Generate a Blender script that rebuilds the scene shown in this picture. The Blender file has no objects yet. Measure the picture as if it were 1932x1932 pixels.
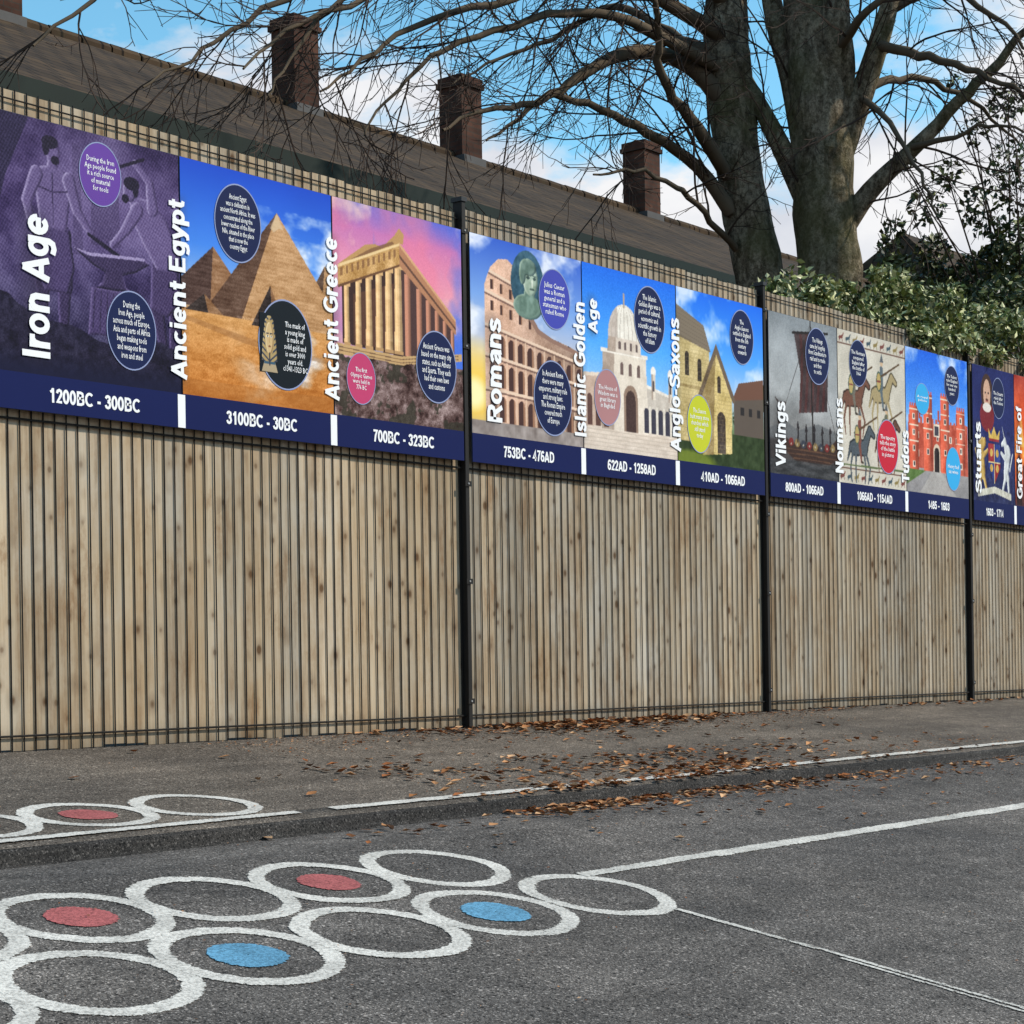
import bpy, math, random
import numpy as np
from mathutils import Vector, Matrix
random.seed(7); rng=np.random.default_rng(5)
scene=bpy.context.scene
COL=scene.collection

# ---------------------------------------------------------------- helpers
def lin(c):
    return tuple(((x/255)/12.92 if x/255<=.04045 else ((x/255+.055)/1.055)**2.4) for x in c)
def link(o,parent=None):
    COL.objects.link(o)
    if parent is not None: o.parent=parent
    return o
def mesh_obj(name,verts,faces,mats,parent=None,midx=None,cols=None,smooth=False):
    me=bpy.data.meshes.new(name)
    me.from_pydata([tuple(v) for v in verts],[],faces)
    for m in (mats if isinstance(mats,(list,tuple)) else [mats]): me.materials.append(m)
    if midx is not None: me.polygons.foreach_set('material_index',midx)
    if cols is not None:
        a=me.color_attributes.new('col','FLOAT_COLOR','POINT')
        c=np.ones((len(verts),4),dtype=np.float32); c[:,:3]=np.array(cols,dtype=np.float32)
        a.data.foreach_set('color',c.ravel())
    if smooth: me.polygons.foreach_set('use_smooth',[True]*len(me.polygons))
    me.update()
    return link(bpy.data.objects.new(name,me),parent)
def empty(name,loc=(0,0,0)):
    e=bpy.data.objects.new(name,None); e.location=loc; e.empty_display_size=.2
    COL.objects.link(e); return e
def tag(o,label,cat,group=None):
    o['label']=label; o['category']=cat
    if group: o['group']=group
class MB:
    def __init__(s): s.v=[];s.f=[];s.m=[];s.c=[]
    def box(s,x0,x1,y0,y1,z0,z1,m=0,c=None):
        b=len(s.v)
        s.v+=[(x0,y0,z0),(x1,y0,z0),(x1,y1,z0),(x0,y1,z0),(x0,y0,z1),(x1,y0,z1),(x1,y1,z1),(x0,y1,z1)]
        s.f+=[tuple(b+i for i in q) for q in ((0,3,2,1),(4,5,6,7),(0,1,5,4),(1,2,6,5),(2,3,7,6),(3,0,4,7))]
        s.m+=[m]*6
        if c is not None: s.c+=[c]*8
    def tube(s,pts,rad,n=6,m=0,cap=False):
        b=len(s.v); k=len(pts)
        up=Vector((.13,.31,.94)).normalized()
        for i,p in enumerate(pts):
            d=(pts[min(i+1,k-1)]-pts[max(i-1,0)])
            if d.length<1e-6: d=Vector((0,0,1))
            d.normalize()
            a=d.cross(up)
            if a.length<.1: a=d.cross(Vector((1,0,0)))
            a.normalize(); e=d.cross(a)
            for j in range(n):
                t=6.28318*j/n
                s.v.append(p+(a*math.cos(t)+e*math.sin(t))*rad[i])
        for i in range(k-1):
            for j in range(n):
                j2=(j+1)%n
                s.f.append((b+i*n+j,b+i*n+j2,b+(i+1)*n+j2,b+(i+1)*n+j)); s.m.append(m)
        if cap:
            s.f.append(tuple(b+(k-1)*n+j for j in range(n))); s.m.append(m)
    def sweep(s,pts,rad,n=12,m=0):
        b=len(s.v); k=len(pts); a=None
        for i,p in enumerate(pts):
            d=(pts[min(i+1,k-1)]-pts[max(i-1,0)]).normalized()
            if a is None:
                a=d.cross(Vector((.3,1,.1)))
                if a.length<.1: a=d.cross(Vector((1,0,0)))
            a=(a-d*a.dot(d)).normalized(); e=d.cross(a)
            for j in range(n):
                t=6.28318*j/n
                s.v.append(p+(a*math.cos(t)+e*math.sin(t))*rad[i])
        for i in range(k-1):
            for j in range(n):
                j2=(j+1)%n
                s.f.append((b+i*n+j,b+i*n+j2,b+(i+1)*n+j2,b+(i+1)*n+j)); s.m.append(m)
    def obj(s,name,mats,parent=None,smooth=False):
        return mesh_obj(name,s.v,s.f,mats,parent,s.m,s.c if s.c else None,smooth)

class NT:
    def __init__(s,name,rough=.8,spec=.3):
        s.mat=bpy.data.materials.new(name); s.mat.use_nodes=True
        s.t=s.mat.node_tree; s.b=s.t.nodes['Principled BSDF']
        s.b.inputs['Roughness'].default_value=rough
        s.b.inputs['Specular IOR Level'].default_value=spec
        s.tc=s.n('ShaderNodeTexCoord')
    def n(s,ty,**k):
        nd=s.t.nodes.new(ty)
        for a,v in k.items(): setattr(nd,a,v)
        return nd
    def l(s,a,b): s.t.links.new(a,b)
    def co(s,scale=(1,1,1)):
        m=s.n('ShaderNodeMapping'); m.inputs['Scale'].default_value=scale
        s.l(s.tc.outputs['Object'],m.inputs['Vector']); return m.outputs[0]
    def noise(s,sc,det=3,rough=.55,vec=None):
        nd=s.n('ShaderNodeTexNoise'); nd.inputs['Scale'].default_value=sc
        nd.inputs['Detail'].default_value=det; nd.inputs['Roughness'].default_value=rough
        s.l(vec if vec is not None else s.tc.outputs['Object'],nd.inputs['Vector']); return nd.outputs['Fac']
    def ramp(s,fac,stops):
        r=s.n('ShaderNodeValToRGB'); e=r.color_ramp.elements
        while len(e)<len(stops): e.new(.5)
        for el,(p,c) in zip(e,stops):
            el.position=p; el.color=(c[0],c[1],c[2],1) if isinstance(c,(tuple,list)) else (c,c,c,1)
        s.l(fac,r.inputs['Fac']); return r.outputs['Color']
    def mix(s,a,b,fac,mode='MIX'):
        m=s.n('ShaderNodeMix',data_type='RGBA',blend_type=mode)
        for i,x in ((6,a),(7,b)):
            if isinstance(x,(tuple,list)): m.inputs[i].default_value=(x[0],x[1],x[2],1)
            else: s.l(x,m.inputs[i])
        if isinstance(fac,(int,float)): m.inputs[0].default_value=fac
        else: s.l(fac,m.inputs[0])
        return m.outputs[2]
    def attr(s,name='col'):
        a=s.n('ShaderNodeVertexColor',layer_name=name); return a.outputs['Color']
    def bump(s,h,st=.3,dist=.01):
        b=s.n('ShaderNodeBump'); b.inputs['Strength'].default_value=st; b.inputs['Distance'].default_value=dist
        s.l(h,b.inputs['Height']); s.l(b.outputs[0],s.b.inputs['Normal'])
    def base(s,c):
        if isinstance(c,(tuple,list)): s.b.inputs['Base Color'].default_value=(c[0],c[1],c[2],1)
        else: s.l(c,s.b.inputs['Base Color'])
        return s.mat

def plain(name,c,rough=.6,spec=.3,var=.25,sc=6):
    k=NT(name,rough,spec)
    n=k.noise(sc,4)
    return k.base(k.mix(tuple(x*(1-var) for x in c),tuple(min(1,x*(1+var)) for x in c),n))

# ---------------------------------------------------------------- materials
def asphalt(name,dark,light,grit=150,crack=.6):
    k=NT(name,.9,.15)
    g=k.noise(grit,2,.75); big=k.noise(1.1,6,.62); med=k.noise(9,5,.7); streak=k.noise(1,4,.6,k.co((.5,5,1)))
    c=k.ramp(g,[(.38,dark),(.5,tuple((a+b)/2 for a,b in zip(dark,light))),(.6,light)])
    for sc,thr in ((70,.72),(120,.62),(200,.6)):
        v=k.n('ShaderNodeTexVoronoi'); v.inputs['Scale'].default_value=sc
        k.l(k.tc.outputs['Object'],v.inputs['Vector'])
        sp=k.ramp(v.outputs['Distance'],[(.22,1.0),(.38,0.0)])
        rnd=k.ramp(v.outputs['Color'],[(thr,0.0),(thr+.1,1.0)])
        spk=k.mix(sp,rnd,1.0,'MULTIPLY')
        c=k.mix(c,tuple(min(.6,x*2.4) for x in light),spk)
        rn2=k.ramp(v.outputs['Color'],[(.34,1.0),(.42,0.0)])
        c=k.mix(c,tuple(x*.35 for x in dark),k.mix(sp,rn2,1.0,'MULTIPLY'))
    c=k.mix(c,k.ramp(big,[(.3,(.66,.66,.67)),(.7,(1.28,1.24,1.2))]),1,'MULTIPLY')
    c=k.mix(c,k.ramp(streak,[(.35,(.8,.8,.8)),(.65,(1.14,1.14,1.14))]),1,'MULTIPLY')
    c=k.mix(c,k.ramp(med,[(.3,(.74,.74,.74)),(.7,(1.2,1.2,1.2))]),1,'MULTIPLY')
    cv=k.n('ShaderNodeTexVoronoi',feature='DISTANCE_TO_EDGE'); cv.inputs['Scale'].default_value=.8
    wob=k.n('ShaderNodeTexNoise'); wob.inputs['Scale'].default_value=3; wob.inputs['Detail'].default_value=5
    k.l(k.tc.outputs['Object'],wob.inputs['Vector'])
    ad=k.n('ShaderNodeMixRGB'); ad.inputs[0].default_value=.25
    k.l(k.tc.outputs['Object'],ad.inputs[1]); k.l(wob.outputs['Color'],ad.inputs[2]); k.l(ad.outputs[0],cv.inputs['Vector'])
    cr=k.ramp(cv.outputs['Distance'],[(.0,.55),(.005,1.0)])
    c=k.mix(c,cr,crack,'MULTIPLY')
    k.bump(g,.7,.006)
    return k.base(c)
M_road=asphalt('asphalt_road',(.050,.045,.041),(.142,.129,.117))
M_pave=asphalt('asphalt_pavement',(.070,.058,.047),(.162,.137,.112),170)
M_kerb=asphalt('kerb_stone',(.018,.017,.016),(.052,.048,.044),150,0)
M_ground=asphalt('earth_ground',(.03,.03,.02),(.08,.075,.05),40,0)

def paint(name,c,wear=.47,edge=True):
    k=NT(name,.8,.15)
    g=k.noise(120,3,.8); b=k.noise(7,5,.65)
    m=k.n('ShaderNodeMath',operation='MULTIPLY'); k.l(g,m.inputs[0]); m.inputs[1].default_value=.55
    m2=k.n('ShaderNodeMath',operation='MULTIPLY'); k.l(b,m2.inputs[0]); m2.inputs[1].default_value=.45
    s=k.n('ShaderNodeMath',operation='ADD'); k.l(m.outputs[0],s.inputs[0]); k.l(m2.outputs[0],s.inputs[1])
    e=k.n('ShaderNodeMath',operation='MULTIPLY'); k.l(k.attr('col'),e.inputs[0]); e.inputs[1].default_value=.22
    s2=k.n('ShaderNodeMath',operation='ADD'); k.l(s.outputs[0],s2.inputs[0]); k.l(e.outputs[0],s2.inputs[1])
    msk=k.ramp(s2.outputs[0],[(wear+.12,0.0),(wear+.17,1.0)])
    cc=k.mix(tuple(x*.70 for x in c),c,k.ramp(b,[(.35,0.0),(.65,1.0)]))
    gg=k.ramp(g,[(.38,.5),(.58,1.0)])
    cc=k.mix(cc,gg,1,'MULTIPLY')
    k.bump(g,.5,.004)
    k.l(msk,k.b.inputs['Alpha'])
    return k.base(cc)
M_white=paint('white_road_paint',(.74,.695,.62),.43)
M_white2=paint('worn_white_road_paint',(.68,.64,.57),.465)
M_red=paint('faded_red_road_paint',lin((182,102,100)),.41)
M_blue=paint('blue_road_paint',lin((106,162,192)),.41)

k=NT('weathered_timber',.88,.12)
gr=k.noise(1,6,.65,k.co((60,60,1.8))); gr2=k.noise(1,4,.6,k.co((13,13,.8)))
blot=k.noise(1,6,.7,k.co((6,6,2.6))); wide=k.noise(1,4,.6,k.co((1.6,1.6,1.2)))
c=k.ramp(gr,[(.3,lin((112,95,76))),(.5,lin((160,142,119))),(.7,lin((190,175,151)))])
c=k.mix(c,k.ramp(gr2,[(.32,lin((118,100,80))),(.7,lin((192,180,158)))]),.5)
c=k.mix(c,lin((172,163,148)),k.ramp(blot,[(.46,0.0),(.62,.75)]))
c=k.mix(c,lin((126,98,70)),k.ramp(blot,[(.34,.65),(.44,0.0)]))
c=k.mix(c,k.ramp(wide,[(.35,(.90,.86,.80)),(.65,(1.06,1.07,1.08))]),1,'MULTIPLY')
for sc_,thr,am in (((9.,9.,6.),.42,.95),((14,14,10),.55,.7)):
    kv=k.n('ShaderNodeTexVoronoi'); kv.inputs['Scale'].default_value=1
    k.l(k.co(sc_),kv.inputs['Vector'])
    kn=k.ramp(kv.outputs['Distance'],[(.08,am),(.15,.35*am),(.34,0.0)])
    kr=k.ramp(kv.outputs['Color'],[(thr,0.0),(thr+.08,1.0)])
    c=k.mix(c,lin((86,64,44)),k.mix(kn,kr,1,'MULTIPLY'))
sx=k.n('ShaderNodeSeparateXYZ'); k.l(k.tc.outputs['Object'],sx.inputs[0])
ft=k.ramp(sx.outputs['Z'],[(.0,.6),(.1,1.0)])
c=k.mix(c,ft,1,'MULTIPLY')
c=k.mix(c,k.attr(),1,'MULTIPLY')
k.bump(gr,.35,.005)
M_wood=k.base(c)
M_black=plain('black_powder_coat',(.016,.014,.012),.6,.2,.2)
M_cap=plain('black_plastic_cap',(.02,.02,.02),.5)
M_steel=plain('zinc_bolt',(.35,.34,.32),.4,.5)

def vcol(name,rough=.5,spec=.35,gain=1.0):
    k=NT(name,rough,spec)
    n=k.noise(3,4)
    c=k.mix(k.attr(),k.ramp(n,[(.3,(.92*gain,)*3),(.7,(1.0*gain,)*3)]),1,'MULTIPLY')
    return k.base(c)
M_print=vcol('printed_banner_vinyl',.6,.12,.95)
def vinyl(name,c): return plain(name,c,.6,.12,.08,4)
M_navy=vinyl('navy_vinyl',lin((8,22,74)))
M_navyc=vinyl('navy_circle_vinyl',lin((16,29,70)))
M_ink=vinyl('dark_teal_vinyl',lin((8,20,28)))
M_lett=vinyl('white_vinyl_lettering',(.84,.84,.84))
M_rim=vinyl('pale_rim',lin((140,150,184)))
M_purple=vinyl('purple_vinyl',lin((98,62,148)))
M_pink=vinyl('pink_vinyl',lin((186,62,104)))
M_violet=vinyl('violet_vinyl',lin((64,70,164)))
M_dusty=vinyl('dusty_rose_vinyl',lin((170,122,122)))
M_lime=vinyl('yellow_green_vinyl',lin((190,194,44)))
M_redv=vinyl('red_vinyl',lin((190,34,54)))
M_cyan=vinyl('cyan_vinyl',lin((52,164,218)))
M_back=plain('banner_backing',(.05,.05,.06),.6)

# ---------------------------------------------------------------- survey frame
# fence runs along +X on the line y=0 with its foot at z=0; d = distance from the
# near edge line y=-5.462 towards the fence.
CAMY=-5.462; EYE=.277; F0=3450.; TH=math.atan(2884/F0); cs,sn=math.cos(TH),math.sin(TH)
PROF=[(-60,1.55),(-6,1.5),(-3,1.45),(0,1.105),(1.5,.855),(2.95,.605),(3.3,.545),(3.6,.497),(3.93,.490)]
PAV=[(3.93,.4435),(4.25,.408),(5.462,.277),(5.9,.277)]
def zat(d):
    P=PROF if d<3.93 else PAV
    for (a,ha),(b,hb) in zip(P,P[1:]):
        if d<=b: return EYE-(ha+(hb-ha)*(d-a)/(b-a))
    return 0.
def sheet(name,ds,x0,x1,mat,off=0.,nx=1,kind='structure'):
    v=[];f=[]
    for i in range(nx+1):
        x=x0+(x1-x0)*i/nx
        for d,z in ds: v.append((x,d+CAMY,z+off))
    n=len(ds)
    for i in range(nx):
        for j in range(n-1): f.append((i*n+j,(i+1)*n+j,(i+1)*n+j+1,i*n+j+1))
    o=mesh_obj(name,v,f,mat); 
    if kind: o['kind']=kind
    return o
sheet('road',[(d,EYE-h) for d,h in PROF],-60,160,M_road)
sheet('pavement',[(d,EYE-h) for d,h in [(4.05,EYE-zat(4.05)),(4.25,.408),(5.462,.277),(5.7,.277)]],-60,160,M_pave)
sheet('ground',[(-900,-1.45),(-60,-1.35),(-6,-1.3),(0,-.95),(3.6,-.32),(5.6,-.03),(5.71,-.004),(40,-.02),(1200,-.05)],-900,1200,M_ground)
kb=MB()
kz=EYE-.4435
pr=[(3.905,zat(3.905)-.004),(3.925,EYE-.487),(3.932,kz-.022),(3.938,kz-.008),(3.95,kz-.001),(3.965,kz+.002),(4.053,zat(4.053)+.002),(4.053,zat(4.053)-.1)]
xs_=[-30+.15*i for i in range(700)]
for xx in xs_:
    j_=random.uniform(-.0025,.0025)
    for q,(d,z) in enumerate(pr): kb.v.append((xx,d+CAMY+(j_ if 0<q<5 else 0),z))
n_=len(pr)
for i in range(len(xs_)-1):
    for j in range(n_-1): kb.f.append((i*n_+j,(i+1)*n_+j,(i+1)*n_+j+1,i*n_+j+1)); kb.m.append(1 if j>=4 else 0)
o=mesh_obj('kerb',kb.v,kb.f,[M_kerb,M_pave],None,kb.m,smooth=True); o['kind']='structure'

# ---------------------------------------------------------------- painted markings
def annulus(name,X,D,r0,r1,mat,parent=None,off=.002,seg=72,rings=4):
    v=[];f=[];c=[]
    solid=(r0==0)
    if solid: r0=.002
    rl=[0,.20,.5,.80,1.] if not solid else [0,.25,.5,.75,.90,1.]
    ph=random.uniform(0,6)
    jit=[random.uniform(-.0022,.0022) for _ in range(seg)]
    for i,q in enumerate(rl):
        r=r0+(r1-r0)*q
        e=1.0 if (0<i<len(rl)-1 or (solid and i==0)) else 0.0
        for j in range(seg):
            t=6.28318*j/seg
            rr=r*(1+.010*math.sin(3*t+ph)+.006*math.sin(5*t+ph*2))+(jit[j] if e==0 else 0)
            d=D+rr*math.sin(t)
            v.append((X+rr*math.cos(t),d+CAMY,zat(d)+off)); c.append((e,e,e))
    for i in range(len(rl)-1):
        for j in range(seg):
            j2=(j+1)%seg
            f.append((i*seg+j,(i+1)*seg+j,(i+1)*seg+j2,i*seg+j2))
    return mesh_obj(name,v,f,mat,parent,cols=c)
ring_no=[0]
def ring(X,D,disc,where,r=.209,dr=.085):
    ring_no[0]+=1
    e=annulus('painted_ring_marking',X,D,r-.052,r,M_white,off=.0016+.00025*(ring_no[0]%5))
    cname={'R':'faded red','B':'pale blue'}.get(disc)
    if disc:
        annulus('centre_disc',X,D,0,dr,M_red if disc=='R' else M_blue,e,off=.0022,rings=6)
        tag(e,f'white painted ring with {cname} centre disc on the {where}','road marking','painted rings on the ground')
    else: tag(e,f'empty white painted ring on the grey asphalt {where}','road marking','painted rings on the ground')
for X,dsc in ((2.095,None),(2.481,'R'),(2.862,None),(3.243,'R'),(3.645,None)): ring(X,3.325,dsc,'road',dr=.083)
for X,dsc in ((1.833,None),(2.225,None),(2.618,'B'),(3.022,None),(3.43,'B'),(3.845,None)): ring(X,2.932,dsc,'road',.212,.089)
for X,dsc in ((2.82,'R'),(3.213,'R'),(3.607,None)): ring(X,4.265,dsc,'pavement',.203)
def line(x0,x1,d0,d1,mat,label,off=.003,nx=1):
    q=[0,.2,.5,.8,1]
    v=[];f=[];c=[]
    for i in range(nx+1):
        x=x0+(x1-x0)*i/nx
        wv=.004*math.sin(x*1.7)
        for k_,t in enumerate(q):
            e=1. if (0<k_<4) else 0.
            d=d0+(d1-d0)*t+wv+(random.uniform(-.003,.003) if k_ in (0,4) else 0)
            v.append((x,d+CAMY,zat(d)+off)); c.append((e,e,e))
    for i in range(nx):
        for j in range(4): f.append((i*5+j,(i+1)*5+j,(i+1)*5+j+1,i*5+j+1))
    o=mesh_obj('painted_line',v,f,mat,cols=c); tag(o,label,'road marking'); return o
line(3.98,4.62,3.060,3.112,M_white2,'white painted line on the road beside the rings',nx=20)
line(4.62,6.3,3.052,3.114,M_white2,'white painted line on the road beside the rings',nx=60)
line(6.30,26,3.050,3.114,M_white,'long white painted line running along the road',nx=300)
line(2.3,3.80,4.0,4.045,M_white,'worn white painted line on the pavement edge',.0045,60)
line(3.945,26,3.995,4.050,M_white,'worn white painted line on the pavement edge',.0045,300)
def crossline(xa,xb,da,db,w,n):
    v=[];f=[];c=[]
    for i in range(n+1):
        t=i/n; d=da+(db-da)*t; xx=xa+(xb-xa)*t+random.uniform(-.002,.002)
        for q,e in ((-w/2,.45),(0,1),(w/2,.45)): v.append((xx+q,d+CAMY,zat(d)+.0028)); c.append((e,e,e))
    for i in range(n):
        for j in (0,1): f.append((3*i+j,3*i+j+1,3*i+j+4,3*i+j+3))
    o=mesh_obj('painted_line',v,f,M_white2,cols=c); tag(o,'thin worn white parking bay line crossing the road','road marking')
crossline(3.925,3.945,2.735,2.33,.024,40)
crossline(3.95,3.975,2.36,1.0,.018,60)
crossline(3.924,3.946,2.25,1.0,.015,60)

# ---------------------------------------------------------------- fence
PX=[3.67+2.53*i for i in range(5)]
WT=[2.325,2.345,2.355,2.36]
def fence_bay(i):
    x0,x1=PX[i]+.022,PX[i+1]-.022
    e=empty('timber_fence',((x0+x1)/2,0,0))
    inv=Vector((-(x0+x1)/2,0,0))
    b=MB(); n=25; w=(x1-x0)/n
    for q in range(n):
        tone=random.gauss(1,.10); warm=random.uniform(-.04,.05)
        if i==0: warm+=.03
        c=(max(.70,tone*(1+warm)),max(.70,tone),max(.63,tone*(1-warm*1.3)))
        dy=random.uniform(-.0012,.0012)
        xa=x0+q*w+.0004; xb=x0+(q+1)*w-.0004-random.uniform(0,.0010)
        b.box(xa,xb,.0+dy,.02+dy,random.uniform(.0,.012),WT[i]+random.uniform(-.004,.006),0,c)
    for z in (.3,1.2,2.05): b.box(x0,x1,.025,.065,z-.04,z+.04,0,(.6,.58,.55))
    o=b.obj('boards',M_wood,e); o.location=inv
    m=MB(); r=.0027
    nw=50
    for q in range(nw+1):
        xx=x0+(x1-x0)*q/nw
        m.tube([Vector((xx,-.0052,-.005)),Vector((xx,-.0052,WT[i]+.008))],[r,r],4)
    for z in (.055,1.172,1.74,WT[i]-.03):
        rr_=.0044 if z<2 else .0032
        m.tube([Vector((x0-.01,-.0115,z)),Vector((x1+.01,-.0115,z))],[rr_,rr_],5)
    o=m.obj('wire_mesh',M_black,e); o.location=inv
    tag(e,'weathered vertical timber boards behind a black steel wire mesh','fence','fence bays along the pavement')
for i in range(4): fence_bay(i)
def post(i):
    x=PX[i]; e=empty('fence_post',(x,0,0))
    b=MB(); b.box(-.013,.013,-.035,.02,-.03,2.372); o=b.obj('post_shaft',M_black,e)
    bv=o.modifiers.new('b','BEVEL'); bv.width=.003; bv.segments=2
    b=MB(); b.box(-.019,.019,-.040,.025,2.372,2.392); b.obj('post_cap',M_cap,e)
    for z in (.12,.66,1.1,1.72,2.24):
        b=MB(); b.box(-.02,.02,-.040,-.036,z-.012,z+.012); c=b.obj('clamp',M_black,e)
        bb=MB(); bb.tube([Vector((0,-.0405,z)),Vector((0,-.044,z))],[.005,.004],8,cap=True); bb.obj('bolt',M_steel,c)
    tag(e,'slim black steel fence post with cap between timber panels','fence post','fence posts along the pavement')
for i in range(5): post(i)

# ---------------------------------------------------------------- printed banners
def vn(S,T,fx,fy,seed):
    g=np.random.default_rng(seed).random((int(fy)+3,int(fx)+3))
    x=np.clip(S,0,.9999)*fx; y=np.clip(T,0,.9999)*fy
    xi=x.astype(int); yi=y.astype(int); u=x-xi; v=y-yi; u=u*u*(3-2*u); v=v*v*(3-2*v)
    return (g[yi,xi]*(1-u)+g[yi,xi+1]*u)*(1-v)+(g[yi+1,xi]*(1-u)+g[yi+1,xi+1]*u)*v
def fbm(S,T,fx,fy,seed,o=4):
    r=0;a=.5;tot=0
    for i in range(o): r=r+a*vn(S,T,fx*2**i,fy*2**i,seed+i*17); tot+=a; a*=.55
    return r/tot
class Art:
    def __init__(s,w,h,bg=(128,128,128)):
        s.w,s.h=w,h
        s.S,s.T=np.meshgrid(np.linspace(0,1,w),np.linspace(0,1,h))
        s.I=np.ones((h,w,3))*np.array(bg)
    def put(s,m,c,a=1.0):
        m=(m.astype(float) if m.dtype==bool else m)*a
        s.I=s.I*(1-m[...,None])+np.array(c,dtype=float)*m[...,None]
    def grad(s,stops):
        t=s.T; ps=[p for p,_ in stops]
        for k in range(3): s.I[...,k]=np.interp(t,ps,[c[k] for _,c in stops])
    def poly(s,pts):
        x,y=s.S,s.T; m=np.zeros_like(x,dtype=bool); n=len(pts)
        for i in range(n):
            (x0,y0),(x1,y1)=pts[i],pts[(i+1)%n]
            if y0==y1: continue
            m^=((y0>y)!=(y1>y))&(x<(x1-x0)*(y-y0)/(y1-y0)+x0)
        return m
    def ell(s,cx,cy,rx,ry,soft=0):
        r=((s.S-cx)/rx)**2+((s.T-cy)/ry)**2
        return (r<1) if not soft else np.clip((1-r)/soft,0,1)
    def rect(s,x0,x1,y0,y1): return (s.S>x0)&(s.S<x1)&(s.T>y0)&(s.T<y1)
    def arch(s,cx,t0,t1,w):
        return s.rect(cx-w,cx+w,t0+w,t1)|s.ell(cx,t0+w*1.0,w,w)
    def n(s,f,seed,fy=None,o=4): return fbm(s.S,s.T,f,fy or f,seed,o)
    def tex(s,mask,f,seed,amt,fy=None):
        k=(s.n(f,seed,fy)-.5)*2*amt
        s.I+= (k*mask)[...,None]*np.ones(3)
    def grain(s,mask,amt,seed=3):
        s.I+=((np.random.default_rng(seed).random(s.S.shape)-.5)*2*amt*mask)[...,None]*np.ones(3)
    def clouds(s,f,seed,thr,gain,c,al,mask=1.,fy=None):
        n0=s.n(f,seed,fy,5); m=np.clip((n0-thr)*gain,0,1)*mask
        s.put(m,c,al)
        sh=np.clip((np.roll(n0,-4,axis=0)-n0)*10,0,1)*m; s.put(sh,tuple(x*.8 for x in c),.5)
    def body(s,shapes,base,hi,lo,lx=-1,ly=-.4,k=2.2):
        m=np.zeros_like(s.S)
        for q in shapes: m=np.maximum(m,q.astype(float))
        d=m.copy()
        for _ in range(7):
            P=np.pad(d,1,'edge'); d=(P[:-2,1:-1]+P[2:,1:-1]+P[1:-1,:-2]+P[1:-1,2:]+d)/5
        gy,gx=np.gradient(d); sh=np.clip((gx*-lx+gy*-ly)*-k*3,-1,1)*-1
        s.put(m,base); s.put(np.clip(sh,0,1)*m,hi,.85); s.put(np.clip(-sh,0,1)*m,lo,.85)
    def seg(s,p,q,w0,w1):
        dx,dy=q[0]-p[0],q[1]-p[1]; L2=dx*dx+dy*dy+1e-9
        t=np.clip(((s.S-p[0])*dx+(s.T-p[1])*dy)/L2,0,1)
        return np.hypot(s.S-p[0]-t*dx,s.T-p[1]-t*dy)<(w0+(w1-w0)*t)
    def cols(s):
        I=s.I; P=np.pad(I,((1,1),(1,1),(0,0)),'edge')
        I=(I*8+P[:-2,1:-1]+P[2:,1:-1]+P[1:-1,:-2]+P[1:-1,2:])/12
        v=np.clip(I,0,255)/255
        return np.where(v<=.04045,v/12.92,((v+.055)/1.055)**2.4).reshape(-1,3)
ONE=lambda a:np.ones_like(a.S)
def limb(a,p,q,w0,w1,c,al=1):
    a.put(a.seg(p,q,w0,w1),c,al)
def figure(a,x,y,h,c,arm=1,seed=0,hi=None):
    limb(a,(x,y+.02*h),(x,y+.06*h),.045*h,.045*h,c)
    limb(a,(x,y+.16*h),(x+.01*h,y+.45*h),.10*h,.07*h,c)
    limb(a,(x-.02*h,y+.45*h),(x-.06*h,y+h),.055*h,.03*h,c)
    limb(a,(x+.03*h,y+.45*h),(x+.08*h,y+h),.055*h,.03*h,c)
    limb(a,(x+.07*h,y+.17*h),(x+.2*h*arm,y+.32*h),.03*h,.022*h,c)
    limb(a,(x+.2*h*arm,y+.32*h),(x+.27*h*arm,y+.2*h),.022*h,.018*h,c)
    limb(a,(x-.07*h,y+.17*h),(x-.14*h,y+.42*h),.03*h,.02*h,c)
    if hi: limb(a,(x-.04*h,y+.16*h),(x-.03*h,y+.42*h),.035*h,.025*h,hi,.6); limb(a,(x-.03*h,y+.5*h),(x-.06*h,y+.95*h),.02*h,.012*h,hi,.5)

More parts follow.
